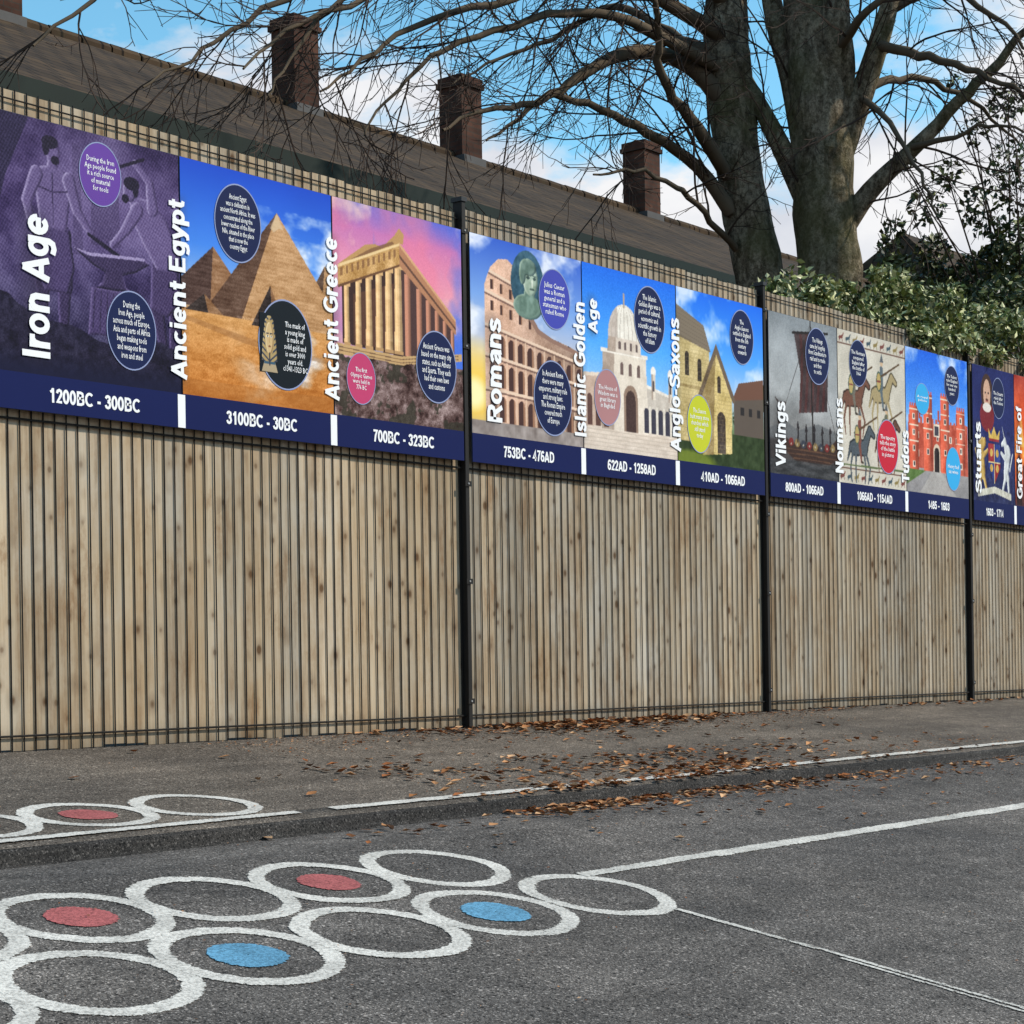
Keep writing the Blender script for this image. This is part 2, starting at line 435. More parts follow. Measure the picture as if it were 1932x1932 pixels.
def art_iron():
    a=Art(300,330); a.grad([(0,(58,44,86)),(.25,(88,72,118)),(.6,(68,56,98)),(1,(20,19,46))])
    a.tex(ONE(a),5,1,52); a.tex(ONE(a),14,2,28)
    a.put(a.ell(.58,.26,.40,.32,1.),(132,114,160),.5)
    a.put(a.poly([(0,.0),(.2,0),(.08,.25),(0,.55)]),(26,20,50),.8)
    D=(24,18,42); H=(160,146,184); M=(100,84,128); K=(54,42,78)
    a.put(a.poly([(.52,.16),(.66,.15),(.67,.44),(.51,.45)]),K,.45); a.put(a.poly([(.42,.06),(.46,.06),(.47,.5),(.42,.5)]),K,.35)
    S=a.seg
    a.body([S((.285,.44),(.262,.64),.055,.042),S((.262,.64),(.25,.79),.036,.026),S((.355,.44),(.37,.64),.055,.042),S((.37,.64),(.365,.79),.036,.026),S((.25,.80),(.285,.815),.02,.016),S((.365,.80),(.40,.815),.02,.016)],K,(104,88,134),D)
    a.body([a.poly([(.235,.405),(.40,.405),(.425,.56),(.39,.665),(.27,.665),(.22,.56)])],(70,56,98),(120,104,150),D)
    a.body([a.poly([(.222,.215),(.262,.178),(.318,.170),(.372,.178),(.412,.215),(.405,.30),(.385,.42),(.252,.42),(.235,.31)]),S((.317,.14),(.317,.18),.024,.028)],M,H,K)
    a.body([S((.235,.215),(.185,.325),.034,.026),S((.185,.325),(.215,.435),.024,.018),a.ell(.217,.445,.02,.02)],M,H,K)
    a.body([S((.40,.215),(.44,.325),.034,.025),S((.44,.325),(.51,.405),.023,.016),a.ell(.516,.41,.018,.017)],M,H,K)
    a.body([a.ell(.318,.112,.037,.047),S((.34,.118),(.348,.124),.012,.008)],M,H,K); a.put(a.ell(.306,.078,.042,.026)|a.ell(.285,.10,.018,.034),D); a.put(a.ell(.332,.146,.022,.018),D)
    limb(a,(.317,.20),(.318,.40),.0035,.003,K); limb(a,(.25,.262),(.31,.272),.004,.003,K); limb(a,(.325,.272),(.39,.26),.004,.003,K)
    a.body([S((.90,.50),(.87,.66),.055,.042),S((.87,.66),(.90,.82),.036,.026),S((.94,.50),(.97,.66),.055,.042),S((.97,.66),(.96,.84),.036,.026)],K,(104,88,134),D)
    a.body([a.poly([(.84,.46),(.99,.45),(1.,.62),(.93,.69),(.83,.66)])],(66,52,92),(112,96,142),D)
    a.body([a.poly([(.725,.262),(.765,.218),(.84,.215),(.93,.29),(.99,.40),(.985,.50),(.87,.50),(.80,.41),(.745,.33)]),S((.745,.235),(.77,.26),.026,.03)],M,H,K)
    a.body([S((.765,.27),(.70,.36),.034,.025),S((.70,.36),(.635,.425),.022,.016),a.ell(.628,.43,.018,.017)],M,H,K)
    a.body([S((.85,.25),(.835,.145),.032,.022),S((.835,.145),(.765,.085),.02,.015),a.ell(.758,.08,.018,.018)],M,H,K)
    a.body([a.ell(.722,.198,.036,.045)],M,H,K); a.put(a.ell(.735,.166,.044,.028)|a.ell(.757,.19,.016,.03),D); a.put(a.ell(.70,.232,.02,.018),D)
    limb(a,(.63,.125),(.80,.055),.007,.007,D); a.put(a.poly([(.60,.09),(.65,.072),(.672,.135),(.62,.152)]),D)
    limb(a,(.5,.41),(.66,.475),.008,.010,D)
    a.body([a.poly([(.42,.475),(.50,.485),(.80,.465),(.83,.485),(.75,.53),(.68,.55),(.70,.60),(.74,.615),(.53,.62),(.57,.59),(.585,.55),(.52,.53)])],K,(120,104,150),D,0,-1); a.put(a.poly([(.42,.473),(.50,.482),(.80,.462),(.80,.474),(.5,.495)]),H,.9)
    a.body([a.poly([(.51,.62),(.76,.615),(.785,.80),(.49,.81)])],(70,56,98),(112,96,140),D)
    for i in range(7): limb(a,(.53+.033*i,.63),(.515+.038*i,.79),.0025,.0025,D,.6)
    a.I+=(np.sin((a.S*1.0+a.T*.6)*430+6*a.n(6,8))*11+np.sin((a.S*.5-a.T)*380+5*a.n(6,28))*8)[...,None]
    h=a.T>(.80+.08*(a.n(5,4)-.5)*2-.14*np.clip(.25-a.S,0,1)*4); a.put(h,(24,20,44),.9); a.tex(h,40,7,30)
    a.grain(ONE(a),17); a.put(np.clip((a.T-.9)*12,0,1),(13,16,48),.85)
    return a
def art_egypt():
    a=Art(280,310); a.grad([(0,(20,74,196)),(.35,(66,134,230)),(.60,(178,204,232)),(.63,(208,150,86)),(1,(196,116,42))])
    a.clouds(4,11,.50,5,(238,242,248),.92,np.clip((a.S-.25)*1.8,0,1)*(a.T>.12),7)
    def pyr(ax,ay,lx,rx,by,cl,cr,split=.35):
        mx=lx+(rx-lx)*split
        a.put(a.poly([(ax,ay),(lx,by),(mx,by)]),cl); m=a.poly([(ax,ay),(mx,by),(rx,by)]); a.put(m,cr)
        mm=a.poly([(ax,ay),(lx,by),(rx,by)]); a.I+=((np.sin(a.T*330)*6+ (a.n(14,12,44)-.5)*60)*mm)[...,None]; a.grain(mm,18)
    pyr(.20,.35,-.15,.5,.62,(78,54,46),(150,108,74),.5)
    pyr(.95,.33,.75,1.3,.6,(90,66,50),(176,134,92),.3)
    pyr(.62,.14,.13,1.12,.64,(94,66,50),(190,144,98),.25)
    a.put(a.poly([(.62,.14),(.575,.215),(.60,.23),(.63,.21),(.665,.21)]),(216,190,154),.7)
    pyr(.57,.47,.44,.68,.66,(50,38,34),(140,100,66),.6)
    pyr(.14,.56,.02,.26,.64,(50,38,34),(140,100,66),.6)
    sand=a.T>.63+.01*np.sin(a.S*9); a.tex(sand,5,13,30,18); a.tex(sand,30,14,26,90); a.grain(sand,18)
    a.put(a.poly([(.0,.66),(.45,.72),(1,.76),(1,.78),(.4,.745),(0,.68)]),(140,92,50),.4)
    a.put((a.T>.93)&sand,(160,98,40),.4)
    return a
def art_greece():
    a=Art(280,310); a.grad([(0,(96,104,206)),(.12,(200,118,176)),(.35,(240,160,176)),(.6,(124,150,220)),(1,(80,64,66))])
    n=a.n(3,21); a.put(np.clip((n-.45)*4,0,1),(238,126,150),.6); a.put(np.clip((a.n(3,22)-.45)*4,0,1)*(a.S>.3),(56,110,222),.85)
    a.clouds(4,23,.54,6,(252,210,190),.7)
    # scale the temple slightly down so that it stands on its hill
    S0,T0=a.S.copy(),a.T.copy(); a.S=(S0-.5)/.93+.5; a.T=(T0-.70)/.90+.70
    gold=(204,158,98); dk=(60,38,34)
    a.put(a.poly([(.03,.36),(.5,.20),(.5,.68),(.03,.66)]),dk); a.put(a.poly([(.5,.20),(.96,.49),(.96,.62),(.5,.68)]),(76,52,50))
    a.put(a.poly([(.12,.40),(.45,.30),(.45,.66),(.12,.65)]),(110,70,50),.6)
    for i in range(6):
        s0=.065+.42*(i/5)**.94; top=.36-.165*(s0-.03)/.47; w=.023+.011*i/5
        m=(a.T>top)&(a.T<.668)
        u=np.clip((a.S-s0)/w,-1,1); col=1.03-.46*np.clip(u,-.2,1)+.06*np.sin(u*11)
        mm=(np.abs(a.S-s0)<w*(.80+.20*(a.T-top)/.4))&m
        a.put(mm,(224,182,130)); a.I*=np.where(mm,col,1)[...,None]; a.tex(mm,10,120+i,26,30)
        a.put(a.rect(s0-w*1.25,s0+w*1.25,top-.006,top+.018),(216,172,118)); a.put(a.rect(s0-w*1.1,s0+w*1.1,.655,.672),(190,148,100))
    for i in range(6):
        s0=.565+.385*(i/5)**.85; top=.195+.30*(s0-.5)/.46; bt=.68-.06*(s0-.5)/.46; w=.025-.010*i/5
        mm=(a.T>top)&(a.T<bt)&(np.abs(a.S-s0)<w)
        a.put(mm,(190,130,104)); u=np.clip((a.S-s0)/w,-1,1); a.I*=np.where(mm,1-.45*np.clip(u,-.2,1),1)[...,None]
    m=a.poly([(.0,.27),(.5,.09),(.5,.20),(.0,.375)]); a.put(m,gold); a.tex(m,14,20,50); a.grain(m,18)
    for i in range(11):
        s0=.03+.043*i; tp=.298-.36*s0; a.put(a.poly([(s0-.010,tp-.010),(s0+.008,tp-.016),(s0+.008,tp+.026),(s0-.010,tp+.032)]),(130,90,56),.8)
    a.put(a.poly([(0,.368),(.5,.192),(.5,.204),(0,.382)]),(110,74,48)); a.put(a.poly([(0,.262),(.5,.08),(.5,.094),(0,.278)]),(236,202,146))
    a.put(a.poly([(.0,.262),(.22,.13),(.30,.115),(.36,.125),(.40,.09),(.46,.045),(.5,.0),(.54,.03),(.53,.085),(.5,.08)]),(190,146,92)); a.put(a.poly([(.10,.225),(.26,.145),(.44,.08),(.46,.09),(.2,.19)]),(124,86,58),.8)
    a.put(a.poly([(.5,.08),(.98,.43),(.98,.51),(.5,.20)]),(180,126,92)); a.put(a.poly([(.5,.14),(.98,.47),(.98,.485),(.5,.158)]),(100,68,54)); a.put(a.poly([(.5,.075),(.98,.425),(.98,.44),(.5,.094)]),(214,164,120))
    a.put(a.poly([(-.02,.665),(.5,.68),(1.03,.61),(1.03,.65),(.5,.73),(-.02,.72)]),(200,162,112))
    for q in (.68,.698): a.put(a.poly([(0,q),(.5,q+.014),(1,q-.058),(1,q-.053),(.5,q+.019),(0,q+.005)]),(120,90,64))
    a.S,a.T=S0,T0
    rock=a.T>(.72-.05*np.clip(a.S-.5,0,1)+.04*(a.n(12,24)-.5)); a.put(rock,(100,76,72)); a.tex(rock,9,25,70,18); a.tex(rock,40,26,70); a.grain(rock,24)
    a.put(rock&(a.n(14,29)>.56),(46,44,32),.75); a.grain(ONE(a),7)
    return a
def art_rome():
    a=Art(240,280); a.grad([(0,(52,96,200)),(.3,(124,166,228)),(.6,(222,212,208)),(.85,(244,206,150)),(.92,(196,178,164)),(1,(140,130,128))])
    a.clouds(3,31,.44,5,(238,240,248),.92,(a.T<.6),5)
    a.put(a.ell(.02,.78,.42,.28,1.),(255,208,70),.85); a.put(a.ell(.02,.8,.13,.10,.8),(255,248,190),.9)
    edge=[(.12,.24),(.17,.15),(.24,.10),(.32,.09),(.40,.13),(.46,.23),(.52,.34),(.60,.415),(.72,.45),(.86,.47),(1,.50)]
    wall=a.poly(edge+[(1,.93),(.12,.95)])
    a.put(wall,(216,174,148))
    sh=np.clip(1.12-.55*np.abs(a.S-.22)**.8,.66,1.12); a.I*=np.where(wall,sh,1)[...,None]
    a.tex(wall,7,32,34); a.tex(wall,24,39,22); a.grain(wall,18)
    rows=[(.16,.11,.0),(.27,.12,0),(.44,.14,1),(.59,.15,1),(.76,.16,1)]
    for r,(base,hh,tall) in enumerate(rows):
        kx=.22*(1-(base-.1)/.85)
        tl=base+kx*np.clip(a.S-.12,0,1)
        a.put(wall&(np.abs(a.T-tl)<.007),(236,206,180)); a.put(wall&(np.abs(a.T-tl-.014)<.005),(112,84,74),.85)
        for i in range(10):
            s0=.185+.083*i+.006*i*(i-4)*.15; tt=base+kx*(s0-.12)
            w=.029 if tall else .014
            m=a.arch(s0,tt+.030,tt+hh,w) if tall else a.rect(s0-w,s0+w,tt+.035,tt+.085)
            a.put(m&wall,(74,48,44)); a.put(m&wall&(a.S>s0+w*.45),(158,116,90)); 
            if tall: a.put(wall&(np.abs(a.S-s0-.0415)<.006)&(a.T>tt+.02)&(a.T<tt+hh),(232,198,168),.8)
    top=a.poly([(.46,.23),(.52,.34),(.60,.415),(.72,.45),(1,.50),(1,.52),(.7,.47),(.58,.44),(.49,.36)]); a.put(top,(150,116,100))
    gr=a.T>.93; a.put(gr,(150,138,132)); a.tex(gr,20,35,40)
    a.put(a.ell(.5,.19,.15,.17),(50,88,106))
    a.body([a.ell(.50,.31,.13,.065),a.seg((.52,.22),(.51,.29),.045,.06)],(112,138,124),(160,180,160),(62,84,86))
    a.body([a.ell(.525,.165,.068,.085)],(160,178,158),(206,216,196),(92,112,104))
    a.body([a.ell(.505,.105,.075,.045),a.ell(.455,.14,.03,.06)],(104,128,116),(150,170,150),(60,80,80))
    for (cx,cy,rx,ry,c) in ((.505,.158,.018,.008,(60,80,76)),(.562,.158,.014,.008,(60,80,76)),(.542,.185,.008,.022,(212,220,202)),(.54,.215,.024,.006,(80,98,90)),(.505,.145,.022,.004,(84,104,96)),(.563,.145,.018,.004,(84,104,96))): a.put(a.ell(cx,cy,rx,ry),c)
    a.tex(a.ell(.5,.19,.15,.17),30,37,40)
    return a
def art_islam():
    a=Art(180,230); a.grad([(0,(22,108,230)),(.4,(78,168,250)),(.75,(176,214,246)),(.84,(226,208,190)),(1,(216,200,184))])
    st=(232,218,200); sh=(178,158,142)
    a.put(a.poly([(0,.60),(.30,.58),(.30,.86),(0,.88)]),(200,172,152)); a.put(a.poly([(.60,.60),(1,.66),(1,.88),(.60,.86)]),(206,194,180))
    a.put(a.poly([(.60,.59),(1,.65),(1,.665),(.60,.61)]),(240,230,216)); a.put(a.poly([(0,.59),(.30,.57),(.30,.59),(0,.61)]),(226,206,186))
    b=a.poly([(.20,.45),(.66,.45),(.68,.88),(.18,.88)]); a.put(b,st); a.put(a.poly([(.20,.45),(.32,.45),(.31,.88),(.18,.88)]),sh)
    a.put(a.poly([(.18,.44),(.68,.44),(.68,.46),(.18,.46)]),(244,234,220)); a.put(a.poly([(.26,.36),(.60,.36),(.61,.45),(.25,.45)]),(222,206,190)); a.put(a.poly([(.26,.36),(.34,.36),(.34,.45),(.25,.45)]),sh)
    dome=a.ell(.43,.36,.17,.18)&(a.T<.37); a.put(dome,(240,232,218)); a.put(dome&(a.S<.36),(190,174,162),.8)
    for q in range(-3,4): a.put(dome&(np.abs((a.S-.43)/np.sqrt(np.clip(1-((a.T-.36)/.18)**2,.02,1))-q*.045)<.003),(176,162,150),.8)
    limb(a,(.43,.12),(.43,.19),.006,.01,(180,160,140))
    for s0 in (.38,.44,.50,.56): a.put(a.arch(s0,.385,.43,.012),(104,88,84))
    for s0 in (.40,.49,.58): a.put(a.arch(s0,.50,.57,.016),(112,92,86))
    a.put(a.arch(.49,.62,.88,.075),(150,124,106)); a.put(a.arch(.49,.65,.88,.052),(70,50,46))
    for i in range(5):
        s0=.66+.078*i; a.put(a.arch(s0,.73,.87,.026),(60,58,72)); a.put(a.rect(s0+.028,s0+.046,.72,.87),(232,222,206))
    for i in range(3): a.put(a.arch(.06+.085*i,.70,.87,.026),(96,66,58))
    for s0 in (.74,.93): a.put(a.rect(s0-.022,s0+.022,.53,.68),st); a.put(a.rect(s0-.022,s0-.006,.53,.68),sh); a.put(a.ell(s0,.53,.03,.04)&(a.T<.535),(244,236,226)); a.put(a.arch(s0,.57,.63,.01),(90,80,80))
    fl=a.T>.875; a.tex(fl,14,44,22,50); 
    for q in range(5): a.put(np.abs(a.T-.89-.022*q)<.002,(186,168,150),.6)
    a.tex((a.T>.2)&(a.T<.88)&(a.I[...,0]>150)&(a.I[...,2]<225),20,42,24); a.grain(ONE(a),10); return a
def art_saxon():
    a=Art(180,230); a.grad([(0,(22,108,234)),(.35,(80,164,246)),(.6,(186,212,240)),(.78,(110,132,90)),(1,(38,54,26))])
    a.clouds(3,51,.50,6,(240,244,250),.85,(a.T<.6))
    for (cx,cy,rx,ry) in ((.95,.58,.14,.12),(.8,.66,.1,.08),(.7,.7,.08,.07)): a.put(a.ell(cx,cy,rx,ry)&(a.n(20,58)>.42),(44,60,32))
    a.put(a.poly([(.64,.58),(1,.54),(1,.82),(.64,.82)]),(96,84,74)); a.put(a.poly([(.62,.60),(.70,.49),(1,.44),(1,.56)]),(112,76,60))
    for i in range(3): a.put(a.rect(.72+.1*i,.76+.1*i,.63,.68),(40,36,36))
    S1=(206,184,128); S2=(160,136,88)
    nv=a.poly([(0,.27),(.36,.33),(.36,.94),(0,.96)]); a.put(nv,S1)
    a.put(a.poly([(0,.10),(.30,.19),(.38,.34),(0,.28)]),(128,114,96)); 
    for i in range(7): a.put(a.poly([(0,.12+.024*i),(.36,.20+.022*i),(.36,.203+.022*i),(0,.123+.024*i)])&a.poly([(0,.10),(.30,.19),(.38,.34),(0,.28)]),(98,86,74),.7)
    a.put(a.arch(.11,.36,.50,.022),(54,46,40)); a.put(a.arch(.25,.39,.52,.022),(54,46,40))
    a.put(a.poly([(0,.55),(.3,.555),(.3,.575),(0,.57)]),S2,.8)
    ch=a.poly([(.44,.33),(.62,.60),(.61,.92),(.27,.95),(.27,.58)]); a.put(ch,(222,196,128)); a.put(a.poly([(.44,.33),(.27,.58),(.27,.95),(.40,.94),(.42,.5)]),S2)
    a.put(a.poly([(.44,.28),(.23,.60),(.26,.62),(.44,.345),(.63,.62),(.66,.60)]),(110,92,74))
    a.put(a.arch(.47,.47,.57,.02),(56,46,40)); a.put(a.arch(.49,.68,.93,.048),(60,48,40)); a.put(a.arch(.33,.70,.82,.018),(52,44,38))
    sm=nv|ch
    rows=(np.sin(a.T*260)>.86)|((np.sin(a.S*150+np.floor(a.T*41)*1.9)>.93)); a.put(sm&rows,(150,128,84),.35); a.tex(sm,10,52,44); a.grain(sm,18)
    gr=(a.T>.88)|((a.T>.80)&(a.S>.62)); a.put(gr&(~ch),(46,62,30)); a.tex(gr,30,53,26)
    a.put(a.ell(.12,1.,.34,.08,.5),(150,164,46),.6); return a
def art_viking():
    a=Art(150,210); a.grad([(0,(124,130,134)),(.5,(170,172,172)),(.74,(120,118,116)),(.8,(70,66,66)),(1,(48,40,38))])
    a.tex(ONE(a),3,61,40,5); 
    a.put(a.poly([(0,.72),(.2,.66),(.4,.71),(.7,.65),(1,.69),(1,.78),(0,.78)]),(96,98,100),.7)
    sail=a.poly([(.36,.10),(.82,.06),(.86,.30),(.84,.56),(.42,.60),(.45,.35)]); a.put(sail,(66,50,50))
    for i in range(5): a.put(sail&(np.abs(a.S-.44-.085*i-.03*np.sin(a.T*6))<.018),(86,44,42),.8)
    a.I*=np.where(sail,1-.4*np.abs(a.S-.62),1)[...,None]; a.tex(sail,10,64,30)
    limb(a,(.60,.0),(.62,.80),.008,.012,(34,28,26)); limb(a,(.34,.10),(.86,.055),.008,.008,(34,28,26))
    for q in (.1,.98): limb(a,(.60,.02),(q,.74),.0025,.0025,(40,34,32))
    hull=a.poly([(.16,.74),(.30,.79),(.6,.80),(.9,.77),(1,.72),(1,.86),(.8,.92),(.4,.92),(.24,.86)]); a.put(hull,(58,38,30))
    for i in range(3): a.put(hull&(np.abs(a.T-.83-.028*i-.03*(a.S-.6)**2)<.003),(96,66,48))
    for i in range(8): a.put(a.ell(.30+.088*i,.80-.01*abs(i-4)*.3,.034,.026),((120,40,38),(140,116,74),(56,60,70))[i%3]); a.put(a.ell(.30+.088*i,.80,.008,.007),(180,170,150))
    limb(a,(.20,.82),(.13,.68),.028,.018,(50,34,28)); limb(a,(.13,.68),(.13,.57),.018,.016,(50,34,28)); limb(a,(.13,.57),(.22,.555),.018,.010,(50,34,28)); limb(a,(.12,.55),(.08,.53),.008,.004,(50,34,28))
    for i in range(5): figure(a,.40+.12*i,.655+.01*(i%2),.13,(36,30,32),.6)
    w=a.T>.90; a.put(w,(58,60,62),.8); a.tex(w,10,66,40,60); a.grain(ONE(a),12); return a
def art_norman():
    a=Art(150,210,(206,198,182)); a.tex(ONE(a),5,71,22); 
    a.I+=((np.sin(a.S*420)+np.sin(a.T*520))*6)[...,None]
    for (q0,q1) in ((.085,.095),(.895,.905)): a.put((a.T>q0)&(a.T<q1),(110,80,66))
    for i in range(10):
        x=.03+i*.1; 
        for y in (.045,.95):
            c=((120,66,58),(66,84,94),(140,122,74))[i%3]
            limb(a,(x,y+.01),(x+.04,y),.012,.009,c); limb(a,(x+.04,y),(x+.055,y-.022),.007,.005,c); limb(a,(x+.005,y+.012),(x-.004,y+.03),.004,.003,c); limb(a,(x+.035,y+.008),(x+.045,y+.03),.004,.003,c)
    def horse(x,y,h,c,c2):
        o=tuple(q*.5 for q in c)
        for gx,cc in ((.012,o),(0,c)):
            limb(a,(x,y),(x+.34*h,y-.02*h),.105*h+gx,.10*h+gx,cc); limb(a,(x+.36*h,y-.05*h),(x+.52*h,y-.30*h),.08*h+gx,.05*h+gx,cc); limb(a,(x+.52*h,y-.3*h),(x+.66*h,y-.22*h),.045*h+gx,.028*h+gx,cc)
            limb(a,(x-.1*h,y-.04*h),(x-.22*h,y+.2*h),.03*h+gx,.018*h,cc)
        for dx,e in ((-.04,-.14),(.06,-.02),(.32,.10),(.38,.24)):
            limb(a,(x+dx*h,y+.05*h),(x+(dx+e*.6)*h,y+.30*h),.034*h,.022*h,c); limb(a,(x+(dx+e*.6)*h,y+.30*h),(x+(dx+e*.3)*h,y+.52*h),.022*h,.014*h,c)
        limb(a,(x+.18*h,y-.12*h),(x+.19*h,y-.38*h),.06*h,.055*h,c2); limb(a,(x+.18*h,y-.06*h),(x+.24*h,y+.2*h),.04*h,.025*h,c2); limb(a,(x+.24*h,y+.2*h),(x+.30*h,y+.21*h),.02*h,.012*h,(60,50,40))
        a.put(a.ell(x+.20*h,y-.48*h,.048*h,.05*h),(206,174,140)); a.put(a.poly([(x+.14*h,y-.49*h),(x+.20*h,y-.62*h),(x+.26*h,y-.49*h)]),(90,96,100))
        limb(a,(x+.2*h,y-.3*h),(x+.36*h,y-.34*h),.022*h,.018*h,c2); limb(a,(x+.02*h,y-.22*h),(x+.78*h,y-.52*h),.008,.006,(88,66,44))
        a.put(a.ell(x+.10*h,y-.20*h,.085*h,.15*h),(70,90,78)); a.put(a.ell(x+.10*h,y-.20*h,.065*h,.125*h),(184,160,100)); limb(a,(x+.05*h,y-.2*h),(x+.15*h,y-.2*h),.006,.006,(130,64,54))
    horse(.14,.44,.46,(112,74,58),(110,104,92)); horse(.55,.38,.46,(166,148,108),(92,104,110)); horse(.22,.76,.44,(78,86,92),(124,72,60)); horse(.62,.68,.42,(104,68,52),(104,106,88))
    limb(a,(0,.88),(1,.87),.006,.006,(96,110,70)); a.grain(ONE(a),13); return a
def art_tudor():
    a=Art(150,210); a.grad([(0,(22,98,222)),(.4,(84,156,240)),(.68,(178,204,232)),(.8,(160,156,154)),(1,(140,136,136))])
    a.clouds(3,81,.46,5,(240,244,250),.9,(a.T<.6))
    b=a.poly([(.03,.52),(1,.47),(1,.84),(.03,.82)]); a.put(b,(186,80,58))
    for i in range(16): a.put(a.rect(.04+.06*i,.07+.06*i,.465,.52),(196,92,68))
    for i in range(9):
        for y in (.57,.70): a.put(a.rect(.06+.105*i,.095+.105*i,y,y+.05),(232,218,198)); a.put(a.rect(.068+.105*i,.088+.105*i,y+.008,y+.044),(60,52,60))
    for s0,tp in ((.34,.30),(.62,.29),(.12,.40),(.88,.37)):
        m=a.rect(s0-.07,s0+.07,tp,.84); a.put(m,(202,92,66)); a.I*=np.where(m,1.08-.42*np.clip((a.S-s0)/.07,-.2,1),1)[...,None]
        for i in range(4): a.put(a.rect(s0-.02,s0+.02,tp+.05+.11*i,tp+.095+.11*i),(236,224,204)); a.put(a.rect(s0-.012,s0+.012,tp+.058+.11*i,tp+.088+.11*i),(52,46,54))
        for y in (tp+.02,tp+.13,tp+.24): a.put(a.rect(s0-.073,s0+.073,y,y+.006),(232,214,190))
        for q in (-.055,-.018,.018,.055): a.put(a.rect(s0+q-.011,s0+q+.011,tp-.022,tp+.005),(202,92,66))
    a.put(a.arch(.48,.64,.84,.055),(222,200,176)); a.put(a.arch(.48,.665,.84,.04),(40,30,30)); a.put(a.rect(.43,.53,.50,.59),(232,216,194)); a.put(a.rect(.445,.515,.515,.58),(64,60,70))
    for i in range(5): a.put(a.rect(.2+.15*i,.225+.15*i,.40,.48),(176,74,54))
    a.tex(b,20,86,34)
    fl=a.T>.83; a.put(a.poly([(.40,.84),(.56,.84),(.8,1),(.2,1)]),(176,170,164),.8); a.put(a.poly([(0,.84),(.3,.84),(0,.95)]),(92,120,60)); a.tex(fl,20,83,16); a.grain(ONE(a),12); return a
def art_stuart():
    a=Art(150,210); a.grad([(0,(20,30,92)),(.4,(28,38,98)),(1,(34,40,80))]); a.tex(ONE(a),5,90,14)
    # portrait in a red robe, then a coat of arms with two supporters
    for (cx,cy,rx,ry,c) in ((.34,.36,.17,.12,(120,30,38)),(.34,.19,.14,.14,(64,40,30)),(.34,.20,.085,.11,(204,164,138)),(.34,.30,.10,.035,(226,218,206)),(.305,.19,.016,.008,(40,30,30)),(.375,.19,.016,.008,(40,30,30)),(.34,.215,.008,.02,(184,136,114)),(.34,.25,.03,.007,(150,70,64)),(.34,.24,.035,.006,(80,50,36))): a.put(a.ell(cx,cy,rx,ry),c)
    G=(196,160,84); W=(206,208,206)
    a.body([a.seg((.17,.62),(.22,.78),.075,.06),a.seg((.19,.60),(.27,.56),.05,.035),a.seg((.24,.66),(.34,.62),.026,.018),a.seg((.22,.78),(.30,.90),.032,.022),a.seg((.17,.80),(.15,.93),.032,.024),a.seg((.12,.74),(.05,.62),.016,.012),a.ell(.22,.575,.06,.05)],G,(236,208,140),(110,80,40))
    a.body([a.seg((.83,.62),(.78,.78),.07,.055),a.seg((.81,.62),(.76,.53),.045,.035),a.seg((.76,.53),(.69,.555),.03,.018),a.seg((.77,.66),(.67,.62),.024,.016),a.seg((.78,.78),(.70,.90),.03,.02),a.seg((.83,.80),(.85,.93),.03,.022),a.seg((.88,.74),(.95,.62),.014,.01),a.seg((.75,.50),(.70,.42),.007,.003)],W,(240,242,240),(120,124,136))
    sh_=a.poly([(.36,.56),(.64,.56),(.64,.74),(.5,.86),(.36,.74)])
    a.put(sh_,(150,36,44)); a.put(sh_&(((a.S<.5)&(a.T>.70))|((a.S>.5)&(a.T<.70))),(40,60,130))
    for (x,y) in ((.43,.63),(.57,.63),(.43,.745),(.57,.745)): a.put(a.ell(x,y,.035,.03),(206,168,84))
    a.put(sh_&((np.abs(a.S-.5)<.006)|(np.abs(a.T-.70)<.005)),(226,206,150))
    a.put(a.poly([(.38,.54),(.36,.45),(.43,.50),(.5,.43),(.57,.50),(.64,.45),(.62,.54)]),(214,178,90)); a.put(a.rect(.38,.62,.525,.545),(150,40,48))
    a.put(a.poly([(.1,.92),(.5,.88),(.9,.92),(.9,.97),(.5,.93),(.1,.97)]),(200,196,180)); a.tex(a.T>.45,24,94,34)
    a.grain(ONE(a),14); return a
def art_fire():
    a=Art(140,200); a.grad([(0,(150,40,24)),(.3,(226,84,30)),(.6,(250,140,46)),(.8,(220,84,36)),(1,(70,26,30))])
    a.tex(ONE(a),5,95,40); r3=np.random.default_rng(8)
    for i in range(40):
        x=r3.random(); y=.5+.3*r3.random(); h=.1+.25*r3.random(); w=.02+.04*r3.random(); q=r3.normal()*.03
        a.put(a.poly([(x-w,y),(x-w*.6+q*.5,y-h*.5),(x+q,y-h),(x+w*.7+q*.4,y-h*.45),(x+w,y)]),((255,190,70),(246,110,36),(255,226,130))[i%3],.55)
    for i in range(9):
        x=.02+.11*i; hh=.66+.05*math.sin(i*2.3); a.put(a.poly([(x,1),(x,hh),(x+.05,hh-.06),(x+.10,hh),(x+.10,1)]),(44,22,24)); a.put(a.rect(x+.03,x+.06,hh+.05,hh+.09),(255,170,60))
    a.tex(ONE(a),20,96,24); a.grain(ONE(a),10); return a

